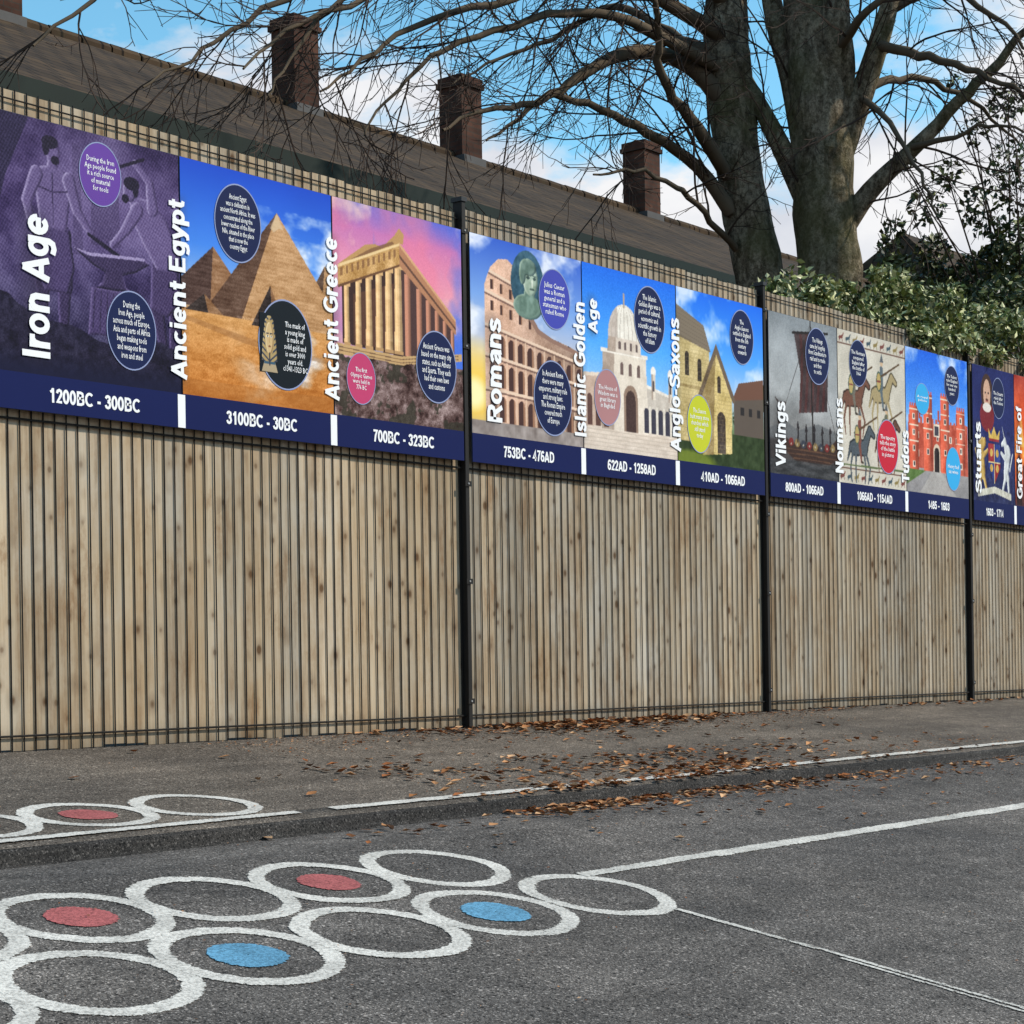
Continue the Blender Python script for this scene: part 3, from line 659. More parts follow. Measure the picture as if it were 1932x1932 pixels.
# --- bold grotesque lettering drawn as strokes
def arc(cx,cy,rx,ry,a0,a1,n=14): return [(cx+rx*math.cos(math.radians(a0+(a1-a0)*i/n)),cy+ry*math.sin(math.radians(a0+(a1-a0)*i/n))) for i in range(n+1)]
def el(cx,cy,rx,ry): return arc(cx,cy,rx,ry,0,360,22)
GL={
' ':(.30,[]),'-':(.38,[[(.05,.37),(.33,.37)]]),
'I':(.30,[[(.15,0),(.15,1)]]),'l':(.28,[[(.14,0),(.14,1)]]),'i':(.28,[[(.14,0),(.14,.74)],[(.14,.84),(.14,1)]]),
'r':(.42,[[(.13,0),(.13,.74)],[(.13,.36),(.17,.55),(.27,.64),(.41,.64)]]),
'o':(.62,[el(.31,.37,.205,.275)]),'c':(.57,[arc(.31,.37,.205,.275,48,312)]),'e':(.60,[arc(.3,.37,.205,.275,5,318),[(.12,.36),(.50,.36)]]),
'n':(.62,[[(.13,0),(.13,.74)],[(.13,.40),(.17,.56),(.3,.645),(.43,.60),(.48,.48),(.48,0)]]),
'h':(.62,[[(.13,0),(.13,1)],[(.13,.40),(.17,.56),(.3,.645),(.43,.60),(.48,.48),(.48,0)]]),
'm':(.90,[[(.13,0),(.13,.74)],[(.13,.40),(.17,.57),(.27,.645),(.38,.60),(.44,.48),(.44,0)],[(.44,.40),(.48,.57),(.58,.645),(.7,.60),(.76,.48),(.76,0)]]),
'u':(.62,[[(.13,.74),(.13,.26),(.18,.14),(.3,.09),(.43,.16),(.48,.3)],[(.48,.74),(.48,0)]]),
'g':(.62,[el(.29,.37,.19,.275),[(.48,.74),(.48,-.02),(.42,-.15),(.28,-.19),(.12,-.14)]]),
'd':(.62,[el(.29,.37,.19,.275),[(.48,1),(.48,0)]]),'p':(.62,[el(.32,.37,.19,.275),[(.13,.74),(.13,-.27)]]),
't':(.38,[[(.18,.95),(.18,.22),(.23,.11),(.35,.09)],[(.02,.66),(.35,.66)]]),'f':(.36,[[(.17,0),(.17,.78),(.23,.90),(.36,.91)],[(.02,.66),(.34,.66)]]),
'y':(.56,[[(.06,.74),(.29,.06)],[(.51,.74),(.27,.0),(.2,-.15),(.05,-.18)]]),
'a':(.58,[[(.11,.53),(.17,.62),(.3,.65),(.42,.60),(.46,.49),(.46,.14),(.50,.0)],[(.46,.42),(.20,.34),(.11,.21),(.16,.11),(.27,.085),(.41,.15),(.46,.27)]]),
's':(.56,[[(.46,.54),(.38,.63),(.26,.655),(.14,.61),(.12,.51),(.2,.42),(.37,.35),(.46,.25),(.42,.13),(.28,.085),(.15,.11),(.07,.22)]]),
'k':(.57,[[(.13,0),(.13,1)],[(.47,.74),(.13,.34)],[(.26,.46),(.51,0)]]),'x':(.56,[[(.06,.74),(.5,0)],[(.5,.74),(.06,0)]]),
'A':(.72,[[(.08,0),(.36,.94)],[(.64,0),(.36,.94)],[(.18,.28),(.54,.28)]]),
'E':(.67,[[(.60,.905),(.15,.905),(.15,.095),(.62,.095)],[(.15,.52),(.56,.52)]]),
'F':(.62,[[(.58,.905),(.15,.905),(.15,0)],[(.15,.50),(.52,.50)]]),'L':(.58,[[(.15,1),(.15,.095),(.56,.095)]]),
'G':(.80,[arc(.42,.5,.31,.405,38,300),[(.57,.13),(.71,.22),(.71,.46),(.44,.46)]]),'C':(.75,[arc(.42,.5,.31,.405,45,315)]),
'R':(.73,[[(.15,0),(.15,.905),(.42,.905),(.57,.85),(.61,.70),(.57,.57),(.42,.50),(.15,.50)],[(.40,.50),(.65,0)]]),
'B':(.73,[[(.15,.52),(.40,.52),(.53,.58),(.57,.71),(.53,.85),(.40,.905),(.15,.905),(.15,.095),(.42,.095),(.58,.16),(.62,.30),(.57,.46),(.40,.52)]]),
'D':(.74,[[(.15,.095),(.15,.905),(.36,.905),(.54,.82),(.61,.64),(.61,.36),(.54,.18),(.36,.095),(.15,.095)]]),
'S':(.68,[[(.58,.72),(.50,.86),(.34,.91),(.18,.86),(.12,.73),(.19,.61),(.38,.53),(.55,.43),(.60,.28),(.51,.13),(.34,.09),(.16,.14),(.08,.31)]]),
'V':(.68,[[(.06,1),(.34,.06)],[(.62,1),(.34,.06)]]),'N':(.73,[[(.14,0),(.14,1)],[(.14,.94),(.59,.06)],[(.59,0),(.59,1)]]),
'T':(.62,[[(.02,.905),(.60,.905)],[(.31,.9),(.31,0)]]),
'0':(.57,[el(.285,.5,.185,.41)]),'1':(.57,[[(.12,.72),(.25,.80),(.34,.96)],[(.34,1),(.34,0)]]),
'2':(.57,[[(.10,.68),(.15,.84),(.29,.91),(.43,.84),(.47,.69),(.40,.52),(.13,.095),(.51,.095)]]),
'3':(.57,[[(.10,.74),(.17,.87),(.29,.91),(.42,.85),(.45,.71),(.38,.58),(.26,.535)],[(.26,.53),(.43,.45),(.47,.29),(.41,.14),(.28,.085),(.15,.13),(.08,.28)]]),
'4':(.57,[[(.40,0),(.40,.93),(.08,.28),(.54,.28)]]),
'5':(.57,[[(.48,.905),(.18,.905),(.13,.50),(.28,.58),(.42,.51),(.47,.33),(.40,.15),(.27,.085),(.14,.13),(.08,.26)]]),
'6':(.57,[el(.285,.31,.185,.225),[(.46,.78),(.38,.90),(.24,.89),(.13,.72),(.10,.32)]]),
'7':(.57,[[(.08,.905),(.49,.905),(.31,.5),(.23,0)]]),'8':(.57,[el(.285,.3,.19,.21),el(.285,.71,.16,.195)]),
}
def text(name,body,w,h,loc,mat,parent,vertical=False,sw=.092):
    V=[];Fc=[];adv=0;k_=0
    for ch in body:
        a,st=GL[ch]
        for P in st:
            k_+=1; n=len(P); closed=(abs(P[0][0]-P[-1][0])+abs(P[0][1]-P[-1][1])<1e-6)
            b=len(V)
            for i in range(n):
                p=P[i]
                pa=P[i-1] if i>0 else (P[-2] if closed else None); pb=P[i+1] if i<n-1 else (P[1] if closed else None)
                def nr(u,v):
                    dx,dy=v[0]-u[0],v[1]-u[1]; L=math.hypot(dx,dy); return (-dy/L,dx/L)
                if pa is None: m=nr(p,pb)
                elif pb is None: m=nr(pa,p)
                else:
                    n1,n2=nr(pa,p),nr(p,pb); mx_,my_=n1[0]+n2[0],n1[1]+n2[1]; L=math.hypot(mx_,my_) or 1
                    mx_/=L;my_/=L; kf=1/max(.62,mx_*n1[0]+my_*n1[1]); m=(mx_*kf,my_*kf)
                for s_ in (1,-1): V.append((adv+p[0]+m[0]*sw*s_,p[1]+m[1]*sw*s_,(k_%4)*.00012))
            for i in range(n-1): Fc.append((b+2*i,b+2*i+1,b+2*i+3,b+2*i+2))
        adv+=a
    out=[]
    for x,y,q in V:
        a=(x/adv-.5)*w; b=(y-.5)*h
        out.append((loc[0]-b,loc[1]-q,loc[2]+a) if vertical else (loc[0]+a,loc[1]-q,loc[2]+b))
    return mesh_obj(name,out,Fc,mat,parent)
def small_text(name,body,w,h,loc,mat,parent):
    cu=bpy.data.curves.new(name,'FONT'); cu.body=body; cu.size=1; cu.align_x='CENTER'; cu.align_y='CENTER'
    cu.offset=.006; cu.resolution_u=1; cu.space_line=.92
    ob=bpy.data.objects.new(name+'_tmp',cu); COL.objects.link(ob)
    dg=bpy.context.evaluated_depsgraph_get(); dg.update()
    me=bpy.data.meshes.new_from_object(ob.evaluated_get(dg)); me.name=name
    bpy.data.objects.remove(ob); bpy.data.curves.remove(cu)
    n=len(me.vertices); co=np.zeros(n*3); me.vertices.foreach_get('co',co); co=co.reshape(-1,3)
    mn,mx=co.min(0),co.max(0); c0=(mn+mx)/2; ex=np.maximum(mx-mn,1e-6)
    out=np.zeros((n,3)); out[:,0]=(co[:,0]-c0[0])*w/ex[0]; out[:,2]=(co[:,1]-c0[1])*h/ex[1]
    out+=np.array(loc)
    me.vertices.foreach_set('co',out.ravel()); me.materials.clear(); me.materials.append(mat); me.update()
    return link(bpy.data.objects.new(name,me),parent)
def flat_ellipse(name,cx,cz,rx,rz,y,mat,parent,inner=None,seg=48):
    if inner is None:
        v=[(cx+rx*math.cos(6.28318*j/seg),y,cz+rz*math.sin(6.28318*j/seg)) for j in range(seg)]; f=[tuple(range(seg))]
    else:
        v=[]
        for q in (inner,1.):
            v+=[(cx+rx*q*math.cos(6.28318*j/seg),y,cz+rz*q*math.sin(6.28318*j/seg)) for j in range(seg)]
        f=[(j,(j+1)%seg,seg+(j+1)%seg,seg+j) for j in range(seg)]
    return mesh_obj(name,v,f,mat,parent)
ZB,ZS,ZT=1.20,1.332,2.24
def banner(x0,x1,art,date,dx,dw,title,circles,label,divider=True):
    e=empty('history_banner',(0,0,0)); e.location=(x0,-.045,ZB); off=Vector((-x0,.045,-ZB))
    def fix(o): 
        o.location=off; return o
    g=MB(); g.box(x0+.001,x1-.001,-.040,-.034,ZB,ZT); fix(g.obj('backing_board',M_back,e))
    w,h=art.w,art.h
    for (tx,body,xa,xb,za,zb) in title:
        cx=((xa+xb)/2-x0)/(x1-x0); t0=(ZT-zb)/(ZT-ZS); t1=(ZT-za)/(ZT-ZS); rw=(xb-xa)/(x1-x0)*.75
        q=np.clip(1-np.abs(art.S-cx)/rw,0,1)*np.clip(np.minimum(art.T-t0+.04,t1+.04-art.T)*20,0,1); art.put(q,tuple(x*.5 for x in art.I.mean((0,1))),.45)
    xs=x0+.002+(x1-x0-.004)*art.S; zs=ZT-.002-(ZT-ZS-.002)*art.T
    v=np.stack([xs.ravel(),np.full(xs.size,-.0415),zs.ravel()],1)
    idx=np.arange(w*h).reshape(h,w)
    f=np.stack([idx[1:,:-1],idx[1:,1:],idx[:-1,1:],idx[:-1,:-1]],-1).reshape(-1,4)
    fix(mesh_obj('picture',v.tolist(),f.tolist(),M_print,e,cols=art.cols()))
    g=MB(); g.box(x0+.0012,x1-.0012,-.0425,-.0405,ZB+.001,ZS); fix(g.obj('date_strip',M_navy,e))
    if date: fix(text('date_lettering',date,dw,.052,(dx,-.0438,ZB+.064),M_lett,e))
    if divider:
        g=MB(); g.box(x1-.022,x1+.014,-.0440,-.0430,ZB+.002,ZS-.004); fix(g.obj('white_divider',M_lett,e))
    for (tx,body,xa,xb,za,zb) in title:
        fix(text('title_lettering',body,zb-za,(xb-xa),((xa+xb)/2,-.0460,(za+zb)/2),M_lett,e,vertical=True))
    for (cx,cz,rw,rh,mat,body) in circles:
        c=fix(flat_ellipse('info_circle',cx,cz,rw/2,rh/2,-.0432,mat,e))
        flat_ellipse('circle_rim',cx,cz,rw/2,rh/2,-.0436,M_rim,c,inner=.965)
        if body:
            L=body.count('\n')+1
            small_text('circle_lettering',body,rw*.74,rh*min(.72,.105*L),(cx,-.0438,cz),M_lett,c)
    tag(e,label,'banner','history timeline banners on the fence')
    return e
T=lambda *a:[(0,)+x for x in a]
banner(3.70,4.548,art_iron(),'1200BC - 300BC',4.143,.408,T(('Iron Age',3.828,3.946,1.385,1.90)),
 [(4.312,1.541,.23,.295,M_navyc,'During the\nIron Age, people\nacross much of Europe,\nAsia and parts of Africa\nbegan making tools\nand weapons from\niron and steel'),
  (4.179,2.094,.19,.235,M_purple,'During the Iron\nAge people found\nit a rich source\nof material\nfor tools')],
 'printed Iron Age banner with purple engraving of smiths at anvil')
egy=banner(4.552,5.358,art_egypt(),'3100BC - 30BC',4.957,.38,T(('Ancient Egypt',4.49,4.571,1.386,2.07)),
 [(4.843,2.032,.244,.31,M_navyc,'Ancient Egypt\nwas a civilisation in\nancient North Africa. It was\nconcentrated along the\nlower reaches of the River\nNile, situated in the place\nthat is now the\ncountry Egypt'),
  (5.088,1.585,.295,.366,M_ink,None)],
 'printed Ancient Egypt banner with pyramids under blue sky')
banner(5.362,6.172,art_greece(),'700BC - 323BC',5.778,.388,T(('Ancient Greece',5.30,5.386,1.389,2.066)),
 [(5.52,1.497,.174,.22,M_pink,'The first\nOlympic Games\nwere held in\n776 BC'),
  (5.994,1.60,.263,.32,M_navyc,'Ancient Greece was\nbased on the many city\nstates, such as Athens\nand Sparta. They each\nhad their own laws\nand customs')],
 'printed Ancient Greece banner with columned temple at sunset',divider=False)
banner(6.228,7.052,art_rome(),'753BC - 476AD',6.631,.376,T(('Romans',6.33,6.436,1.387,1.873)),
 [(6.839,2.021,.24,.29,M_violet,'Julius Caesar\nwas a Roman\ngeneral and a\nstatesman who\nruled Rome'),
  (6.817,1.547,.29,.36,M_navyc,'In Ancient Rome\nthere were many\nemperors, military rule\nand strong laws.\nThe Roman Empire\ncovered much\nof Europe')],
 'printed Romans banner with stone amphitheatre and bust')
banner(7.056,7.852,art_islam(),'622AD - 1258AD',7.446,.41,T(('Islamic Golden',6.979,7.071,1.38,2.04),('Age',7.095,7.172,1.90,2.07)),
 [(7.25,1.596,.217,.28,M_dusty,'The House of\nWisdom was a\ngreat library\nin Baghdad'),
  (7.616,2.029,.267,.343,M_navyc,'The Islamic\nGolden Age was a\nperiod of cultural,\neconomic and\nscientific growth in\nthe history\nof Islam')],
 'printed Islamic Golden Age banner with white domed building')
banner(7.856,8.696,art_saxon(),'410AD - 1066AD',8.276,.427,T(('Anglo-Saxons',7.78,7.876,1.376,2.07)),
 [(8.479,2.05,.237,.30,M_navyc,'The\nAnglo-Saxons\nsettled in England\nfrom the 5th\ncentury\nonwards'),
  (8.058,1.539,.233,.31,M_lime,'The Saxons\nbuilt many stone\nchurches which\nstill stand\ntoday')],
 'printed Anglo-Saxons banner with gabled stone church',divider=False)
banner(8.755,9.512,art_viking(),'800AD - 1066AD',9.12,.42,T(('Vikings',8.808,8.917,1.376,1.742)),
 [(9.284,2.043,.268,.33,M_navyc,'The Vikings\ncame by longship\nfrom Scandinavia to\nraid and to trade\nand then\nto settle')],
 'printed Vikings banner with dark longship on grey')
banner(9.516,10.352,art_norman(),'1066AD - 1154AD',9.94,.44,T(('Normans',9.469,9.562,1.38,1.828)),
 [(9.761,2.059,.22,.28,M_navyc,'The Normans\nconquered\nEngland after\nthe battle of\n1066'),
  (10.113,1.587,.27,.335,M_redv,'The tapestry\ntells the story\nof the battle\nin pictures')],
 'printed Normans banner with embroidered horsemen')
banner(10.356,11.215,art_tudor(),'1485 - 1603',10.78,.3,T(('Tudors',10.283,10.38,1.38,1.71)),
 [(10.575,1.929,.19,.20,M_cyan,'A royal\npalace'),(10.99,2.057,.21,.26,M_navyc,'The Tudors\nruled England\nfor over one\nhundred\nyears'),
  (10.994,1.514,.21,.285,M_cyan,'Henry had\nsix wives')],
 'printed Tudors banner with red brick palace',divider=False)
banner(11.29,11.93,art_stuart(),'1603 - 1714',11.60,.27,T(('Stuarts',11.31,11.40,1.38,1.86)),
 [(11.68,2.045,.2,.28,M_navyc,'The Stuarts\nruled after\nthe Tudors')],
 'printed Stuarts banner in navy with portrait and coat of arms')
banner(11.934,12.9,art_fire(),'1666',12.45,.12,T(('Great Fire of',11.95,12.04,1.38,2.02),('London',12.09,12.18,1.38,1.75)),[],
 'printed orange banner with flames over dark rooftops',divider=False)
def mask_art():
    a=Art(90,120,(8,20,28))
    H=a.poly([(.28,.12),(.42,.04),(.58,.04),(.72,.12),(.86,.52),(.90,.80),(.66,.84),(.34,.84),(.10,.80),(.14,.52)])
    a.body([H],(176,150,100),(220,198,150),(84,66,50),k=1.5)
    st=(np.sin(a.T*64+np.abs(a.S-.5)*22)>.35)&(~a.ell(.5,.42,.24,.32))&H
    a.put(st,(40,52,78),.85)
    a.put(a.poly([(.22,.82),(.78,.82),(.92,1),(.08,1)]),(176,156,124)); a.put(a.poly([(.22,.82),(.78,.82),(.79,.86),(.21,.86)]),(60,90,110))
    a.body([a.ell(.5,.42,.20,.27)],(206,176,126),(236,216,176),(130,96,66),k=2)
    for x in (.41,.59): a.put(a.ell(x,.39,.055,.020),(240,236,220)); a.put(a.ell(x,.39,.022,.02),(20,20,30)); limb(a,(x-.06,.345),(x+.06,.34),.010,.010,(30,40,60))
    limb(a,(.5,.39),(.5,.48),.012,.024,(190,154,104)); a.put(a.ell(.5,.56,.065,.016),(130,80,56)); limb(a,(.5,.69),(.5,.86),.03,.035,(60,60,66))
    return a
a=mask_art(); xs=4.948+.104*a.S; zs=1.70-.235*a.T
v=np.stack([xs.ravel(),np.full(xs.size,-.0440),zs.ravel()],1); idx=np.arange(a.w*a.h).reshape(a.h,a.w)
f=np.stack([idx[1:,:-1],idx[1:,1:],idx[:-1,1:],idx[:-1,:-1]],-1).reshape(-1,4)
circ=[o for o in egy.children if o.name.startswith('info_circle')][1]
mesh_obj('mask_picture',v.tolist(),f.tolist(),M_print,circ,cols=a.cols())
small_text('circle_lettering','The mask of\na young king\nis made of\nsolid gold and\nis over 3000\nyears old.\nc1341-1323 BC',.135,.2,(5.140,-.0443,1.58),M_lett,circ)

# ---------------------------------------------------------------- terrace of houses
k=NT('roof_tiles',.9,.15)
br=k.n('ShaderNodeTexBrick'); br.inputs['Scale'].default_value=1; br.inputs['Brick Width'].default_value=.3; br.inputs['Row Height'].default_value=.28
br.inputs['Mortar Size'].default_value=.02; br.inputs['Color1'].default_value=(.066,.044,.026,1); br.inputs['Color2'].default_value=(.044,.030,.019,1); br.inputs['Mortar'].default_value=(.014,.010,.007,1)
k.l(k.tc.outputs['Object'],br.inputs['Vector'])
n=k.noise(.8,5,.65); n2=k.noise(7,5,.7)
c=k.mix(br.outputs['Color'],k.ramp(n,[(.3,(.6,.57,.54)),(.7,(1.5,1.4,1.25))]),1,'MULTIPLY')
c=k.mix(c,(.07,.058,.03),k.ramp(n2,[(.55,0.0),(.75,.55)]))
k.bump(br.outputs['Fac'],-.5,.02)
M_tile=k.base(c)
def brickmat(name,c1,c2,m,vec='Object'):
    k=NT(name,.9,.15); br=k.n('ShaderNodeTexBrick'); br.inputs['Scale'].default_value=1
    br.inputs['Brick Width'].default_value=.225; br.inputs['Row Height'].default_value=.075; br.inputs['Mortar Size'].default_value=.008
    br.inputs['Color1'].default_value=(*c1,1); br.inputs['Color2'].default_value=(*c2,1); br.inputs['Mortar'].default_value=(*m,1)
    sp=k.n('ShaderNodeSeparateXYZ'); k.l(k.tc.outputs['Object'],sp.inputs[0])
    ad=k.n('ShaderNodeMath',operation='ADD'); k.l(sp.outputs[0],ad.inputs[0]); k.l(sp.outputs[1],ad.inputs[1])
    cb=k.n('ShaderNodeCombineXYZ'); k.l(ad.outputs[0],cb.inputs[0]); k.l(sp.outputs[2],cb.inputs[1]); k.l(cb.outputs[0],br.inputs['Vector'])
    n=k.noise(3,5,.6)
    return k.base(k.mix(br.outputs['Color'],k.ramp(n,[(.3,(.5,.46,.46)),(.7,(1.3,1.25,1.2))]),1,'MULTIPLY'))
M_brick=brickmat('dark_red_brick',(.088,.040,.026),(.054,.027,.019),(.05,.038,.03))
M_green=plain('dark_green_gutter',(.0015,.010,.006),.6,.2)
M_lead=plain('lead_flashing',(.07,.066,.062),.7)
GY,GZ=12-5.462,4.83; RY,RZ=18.1-5.462,7.9
HX0,HX1=6.,34.
hs=empty('house_row',((HX0+HX1)/2,RY,0)); hoff=Vector((-(HX0+HX1)/2,-RY,0))
BY=2*RY-GY
b=MB(); b.box(HX0+.3,HX1-.3,GY+.3,BY-.3,0,GZ-.12)
o=b.obj('wall',M_brick,hs); o.location=hoff
for xg in (HX0+.3,HX1-.3):
    mesh_gv=[(xg,GY+.3,GZ-.12),(xg,BY-.3,GZ-.12),(xg,RY,RZ-.3)]
    o=mesh_obj('gable_wall',mesh_gv,[(0,1,2)],M_brick,hs); o.location=hoff
sl=math.hypot(RY-GY,RZ-GZ); ang=math.atan2(RZ-GZ,RY-GY)
roofL=HX1-HX0
v=[];f=[];nx,ny=60,12
for j in range(ny+1):
    for i in range(nx+1):
        v.append((roofL*i/nx,sl*j/ny,random.uniform(-.012,.012)))
for j in range(ny):
    for i in range(nx):
        q=j*(nx+1)+i; f.append((q,q+1,q+nx+2,q+nx+1))
b2=MB(); b2.v=v; b2.f=f; b2.m=[0]*len(f); b2.box(0,roofL,0,sl,-.16,-.02)
roof=b2.obj('roof',M_tile,hs); roof.rotation_euler=(ang,0,0); roof.location=Vector((HX0,GY,GZ))+hoff
RB=MB(); RB.box(0,roofL,0,sl,-.16,0)
rb=RB.obj('rear_roof',M_tile,hs); rb.rotation_euler=(ang,0,math.pi); rb.location=Vector((HX1,BY,GZ))+hoff
rt=MB(); x=HX0
while x<HX1-.4:
    pts=[Vector((x,RY,RZ-.03)),Vector((x+.43,RY,RZ-.03+random.uniform(-.006,.006)))]; rt.tube(pts,[.11,.105],8,cap=True); x+=.45
o=rt.obj('ridge_tiles',M_tile,hs); o.location=hoff
g=MB(); g.box(HX0,HX1,GY-.14,GY+.02,GZ-.16,GZ+.045); g.box(HX0,HX1,GY-.02,GY+.05,GZ-.42,GZ-.16)
o=g.obj('gutter',M_green,hs); o.location=hoff
for cx in (12.48,17.25,20.64,25.27):
    s=.225
    b=MB(); b.box(cx-s,cx+s,RY-s,RY+s,RZ-.45,8.92); b.box(cx-s-.035,cx+s+.035,RY-s-.035,RY+s+.035,8.92,8.99); b.box(cx-s-.015,cx+s+.015,RY-s-.015,RY+s+.015,8.99,9.08)
    for dx in (-.1,.1): b.tube([Vector((cx+dx,RY,9.08)),Vector((cx+dx,RY,9.12))],[.07,.065],10,cap=True)
    ch=b.obj('chimney',M_brick,roof)
    ch.matrix_parent_inverse=(Matrix.Translation(hs.location)@Matrix.Translation(roof.location)@Matrix.Rotation(ang,4,'X')).inverted()
    fl=MB(); fl.box(cx-s-.02,cx+s+.02,RY-s-.06,RY+s+.06,RZ-.16,RZ-.03)
    q=fl.obj('flashing',M_lead,roof); q.matrix_parent_inverse=ch.matrix_parent_inverse.copy()
tag(hs,'long row of houses with brown tiled roof and brick chimneys','house row')

h2=empty('brick_house',(42,15.5,0))
b=MB(); b.box(-3,3,-2.2,2.2,0,8.6); b.obj('wall',M_brick,h2)
v=[(-3.3,-2.5,8.5),(3.3,-2.5,8.5),(3.3,2.5,8.5),(-3.3,2.5,8.5),(-2.0,0,10.6),(2.0,0,10.6)]
r=mesh_obj('roof',v,[(0,1,5,4),(1,2,5),(2,3,4,5),(3,0,4),(3,2,1,0)],M_tile,h2)
tag(h2,'brick house with hipped brown roof behind the shrubs','house')

# ---------------------------------------------------------------- trees
k=NT('tree_bark',.95,.1)
n=k.noise(1,7,.78,k.co((10,10,4.5))); n2=k.noise(1.6,5); n3=k.noise(26,6,.8)
v_=k.n('ShaderNodeTexVoronoi'); v_.inputs['Scale'].default_value=1; k.l(k.co((15,15,6)),v_.inputs['Vector'])
c=k.ramp(n,[(.38,(.075,.056,.036)),(.5,(.19,.152,.105)),(.60,(.34,.285,.205))])
c=k.mix(c,(.38,.33,.24),k.ramp(v_.outputs['Color'],[(.6,0.0),(.8,.5)]))
c=k.mix(c,k.ramp(n3,[(.40,(.42,.39,.36)),(.58,(1.25,1.22,1.18))]),1,'MULTIPLY')
c=k.mix(c,(.14,.135,.055),k.ramp(n2,[(.46,0.0),(.66,.6)]))
ad=k.n('ShaderNodeMath',operation='ADD'); k.l(n,ad.inputs[0]); k.l(n3,ad.inputs[1])
k.bump(ad.outputs[0],.9,.035); M_bark=k.base(c)
M_limb=plain('dark_limb_bark',(.11,.083,.056),.95,.1,.45,6)
M_twig=plain('dark_twig',(.055,.038,.029),.9,.1,.35,3)
def S3(sx,sy,b=0.):
    z=16.4+b; l=(sx-966)/F0*z; Z=EYE+(1256-.015*(sx-966)-sy)/F0*z
    return Vector((cs*z+sn*l, CAMY+sn*z-cs*l, Z))
def rvec():
    while True:
        v=Vector((random.uniform(-1,1),random.uniform(-1,1),random.uniform(-1,1)))
        if .05<v.length<1: return v.normalized()
def smooth_pts(P,n=5):
    out=[]
    for i in range(len(P)-1):
        p0=P[max(i-1,0)];p1=P[i];p2=P[i+1];p3=P[min(i+2,len(P)-1)]
        for j in range(n):
            t=j/n
            out.append(tuple(.5*((2*b)+(-a+c)*t+(2*a-5*b+4*c-d)*t*t+(-a+3*b-3*c+d)*t**3) for a,b,c,d in zip(p0,p1,p2,p3)))
    out.append(P[-1]); return out
def polyline(start,dirn,L,nseg,wig,lift):
    pts=[start.copy()]; d=dirn.normalized()
    for i in range(nseg):
        d=(d+rvec()*wig+Vector((0,0,lift*(i/nseg-.4)))).normalized()
        pts.append(pts[-1]+d*(L/nseg))
    return pts
def along(pts,spacing,skip=.15):
    res=[]; tot=sum((b-a).length for a,b in zip(pts,pts[1:])); pos=tot*skip; cum=0
    for a,b in zip(pts,pts[1:]):
        s=(b-a).length
        while pos<cum+s and s>1e-6:
            t=(pos-cum)/s; res.append((a.lerp(b,t),(b-a).normalized(),pos/tot)); pos+=spacing*random.uniform(.5,1.5)
        cum+=s
    return res
def child_dir(d,lo=.6,hi=1.2):
    r=rvec(); r=(r-d*r.dot(d)).normalized(); a=random.uniform(lo,hi)
    return (d*math.cos(a)+r*math.sin(a)).normalized()
def make_tree(name,trunk,limbs,label,dens=1.0,tk=1.0):
    base=S3(trunk[0][0],trunk[0][1],trunk[0][3]); base.z=0
    e=empty(name,base)
    tb=MB(); T_=smooth_pts(trunk,8)
    pts=[S3(a,b,d) for a,b,r,d in T_]; rad=[tk*r/211*(1+.025*math.sin(i*.9)) for i,(a,b,r,d) in enumerate(T_)]
    low=pts[0].copy(); low.z=1.2; lo0=low.copy(); lo0.z=0.; 
    pts=[lo0,low]+pts; rad=[rad[0]*1.5,rad[0]*1.1]+rad
    tb.sweep(pts,rad,26)
    for i,v_ in enumerate(tb.v):
        r_=i//26; j=i%26; c_=pts[r_]; dv=Vector(v_)-c_
        tb.v[i]=c_+dv*(1+.035*math.sin(j*.725+r_*.22)+.025*math.sin(j*1.45-r_*.4)+random.uniform(-.014,.014))
    o=tb.obj('trunk',M_bark,e,smooth=True); o.location=-base
    cb=MB(); tw=MB()
    for P in limbs:
        P=smooth_pts(P,4)
        big=P[0][2]>=24
        pts=[S3(a,b,d)+rvec()*(0 if (i==0 or r>14) else .022) for i,(a,b,r,d) in enumerate(P)]; rad=[max(.007,(r*(.88 if big else .78)-.6)/211) for a,b,r,d in P]
        (cb).sweep(pts,rad,12 if big else 8,m=0 if big else 1)
        for p,d,t in along(pts,.27/dens,.10):
            L=random.uniform(.5,1.6)*(1.15-.4*t)
            r0=.0105*(1.2-.5*t)
            q=polyline(p,child_dir(d,.4,1.0),L,8,.16,.26)
            tw.tube(q,[r0+(.004-r0)*i/8 for i in range(9)],4)
            for p2,d2,t2 in along(q,.15/dens,.15):
                q2=polyline(p2,child_dir(d2,.35,.9),random.uniform(.2,.7)*(1.2-.5*t2),5,.17,.35)
                tw.tube(q2,[.005,.0045,.004,.0035,.0031,.0028],3)
                for p3,d3,t3 in along(q2,.15/dens,.25):
                    q3=polyline(p3,child_dir(d3,.35,.8),random.uniform(.07,.24),2,.15,.6)
                    tw.tube(q3,[.0033,.0029,.0025],3)
    o=mesh_obj('limbs',cb.v,cb.f,[M_bark,M_limb],e,cb.m,smooth=True); o.location=-base
    o=tw.obj('crown',M_twig,e); o.location=-base
    tag(e,label,'tree')
A_tr=[(1455,620,56,.2),(1440,500,54,.2),(1422,400,52,.2),(1405,290,50,.2),(1395,190,52,.2),(1388,90,52,.2),(1392,-40,42,.2),(1400,-200,30,.2),(1380,-400,14,.2)]
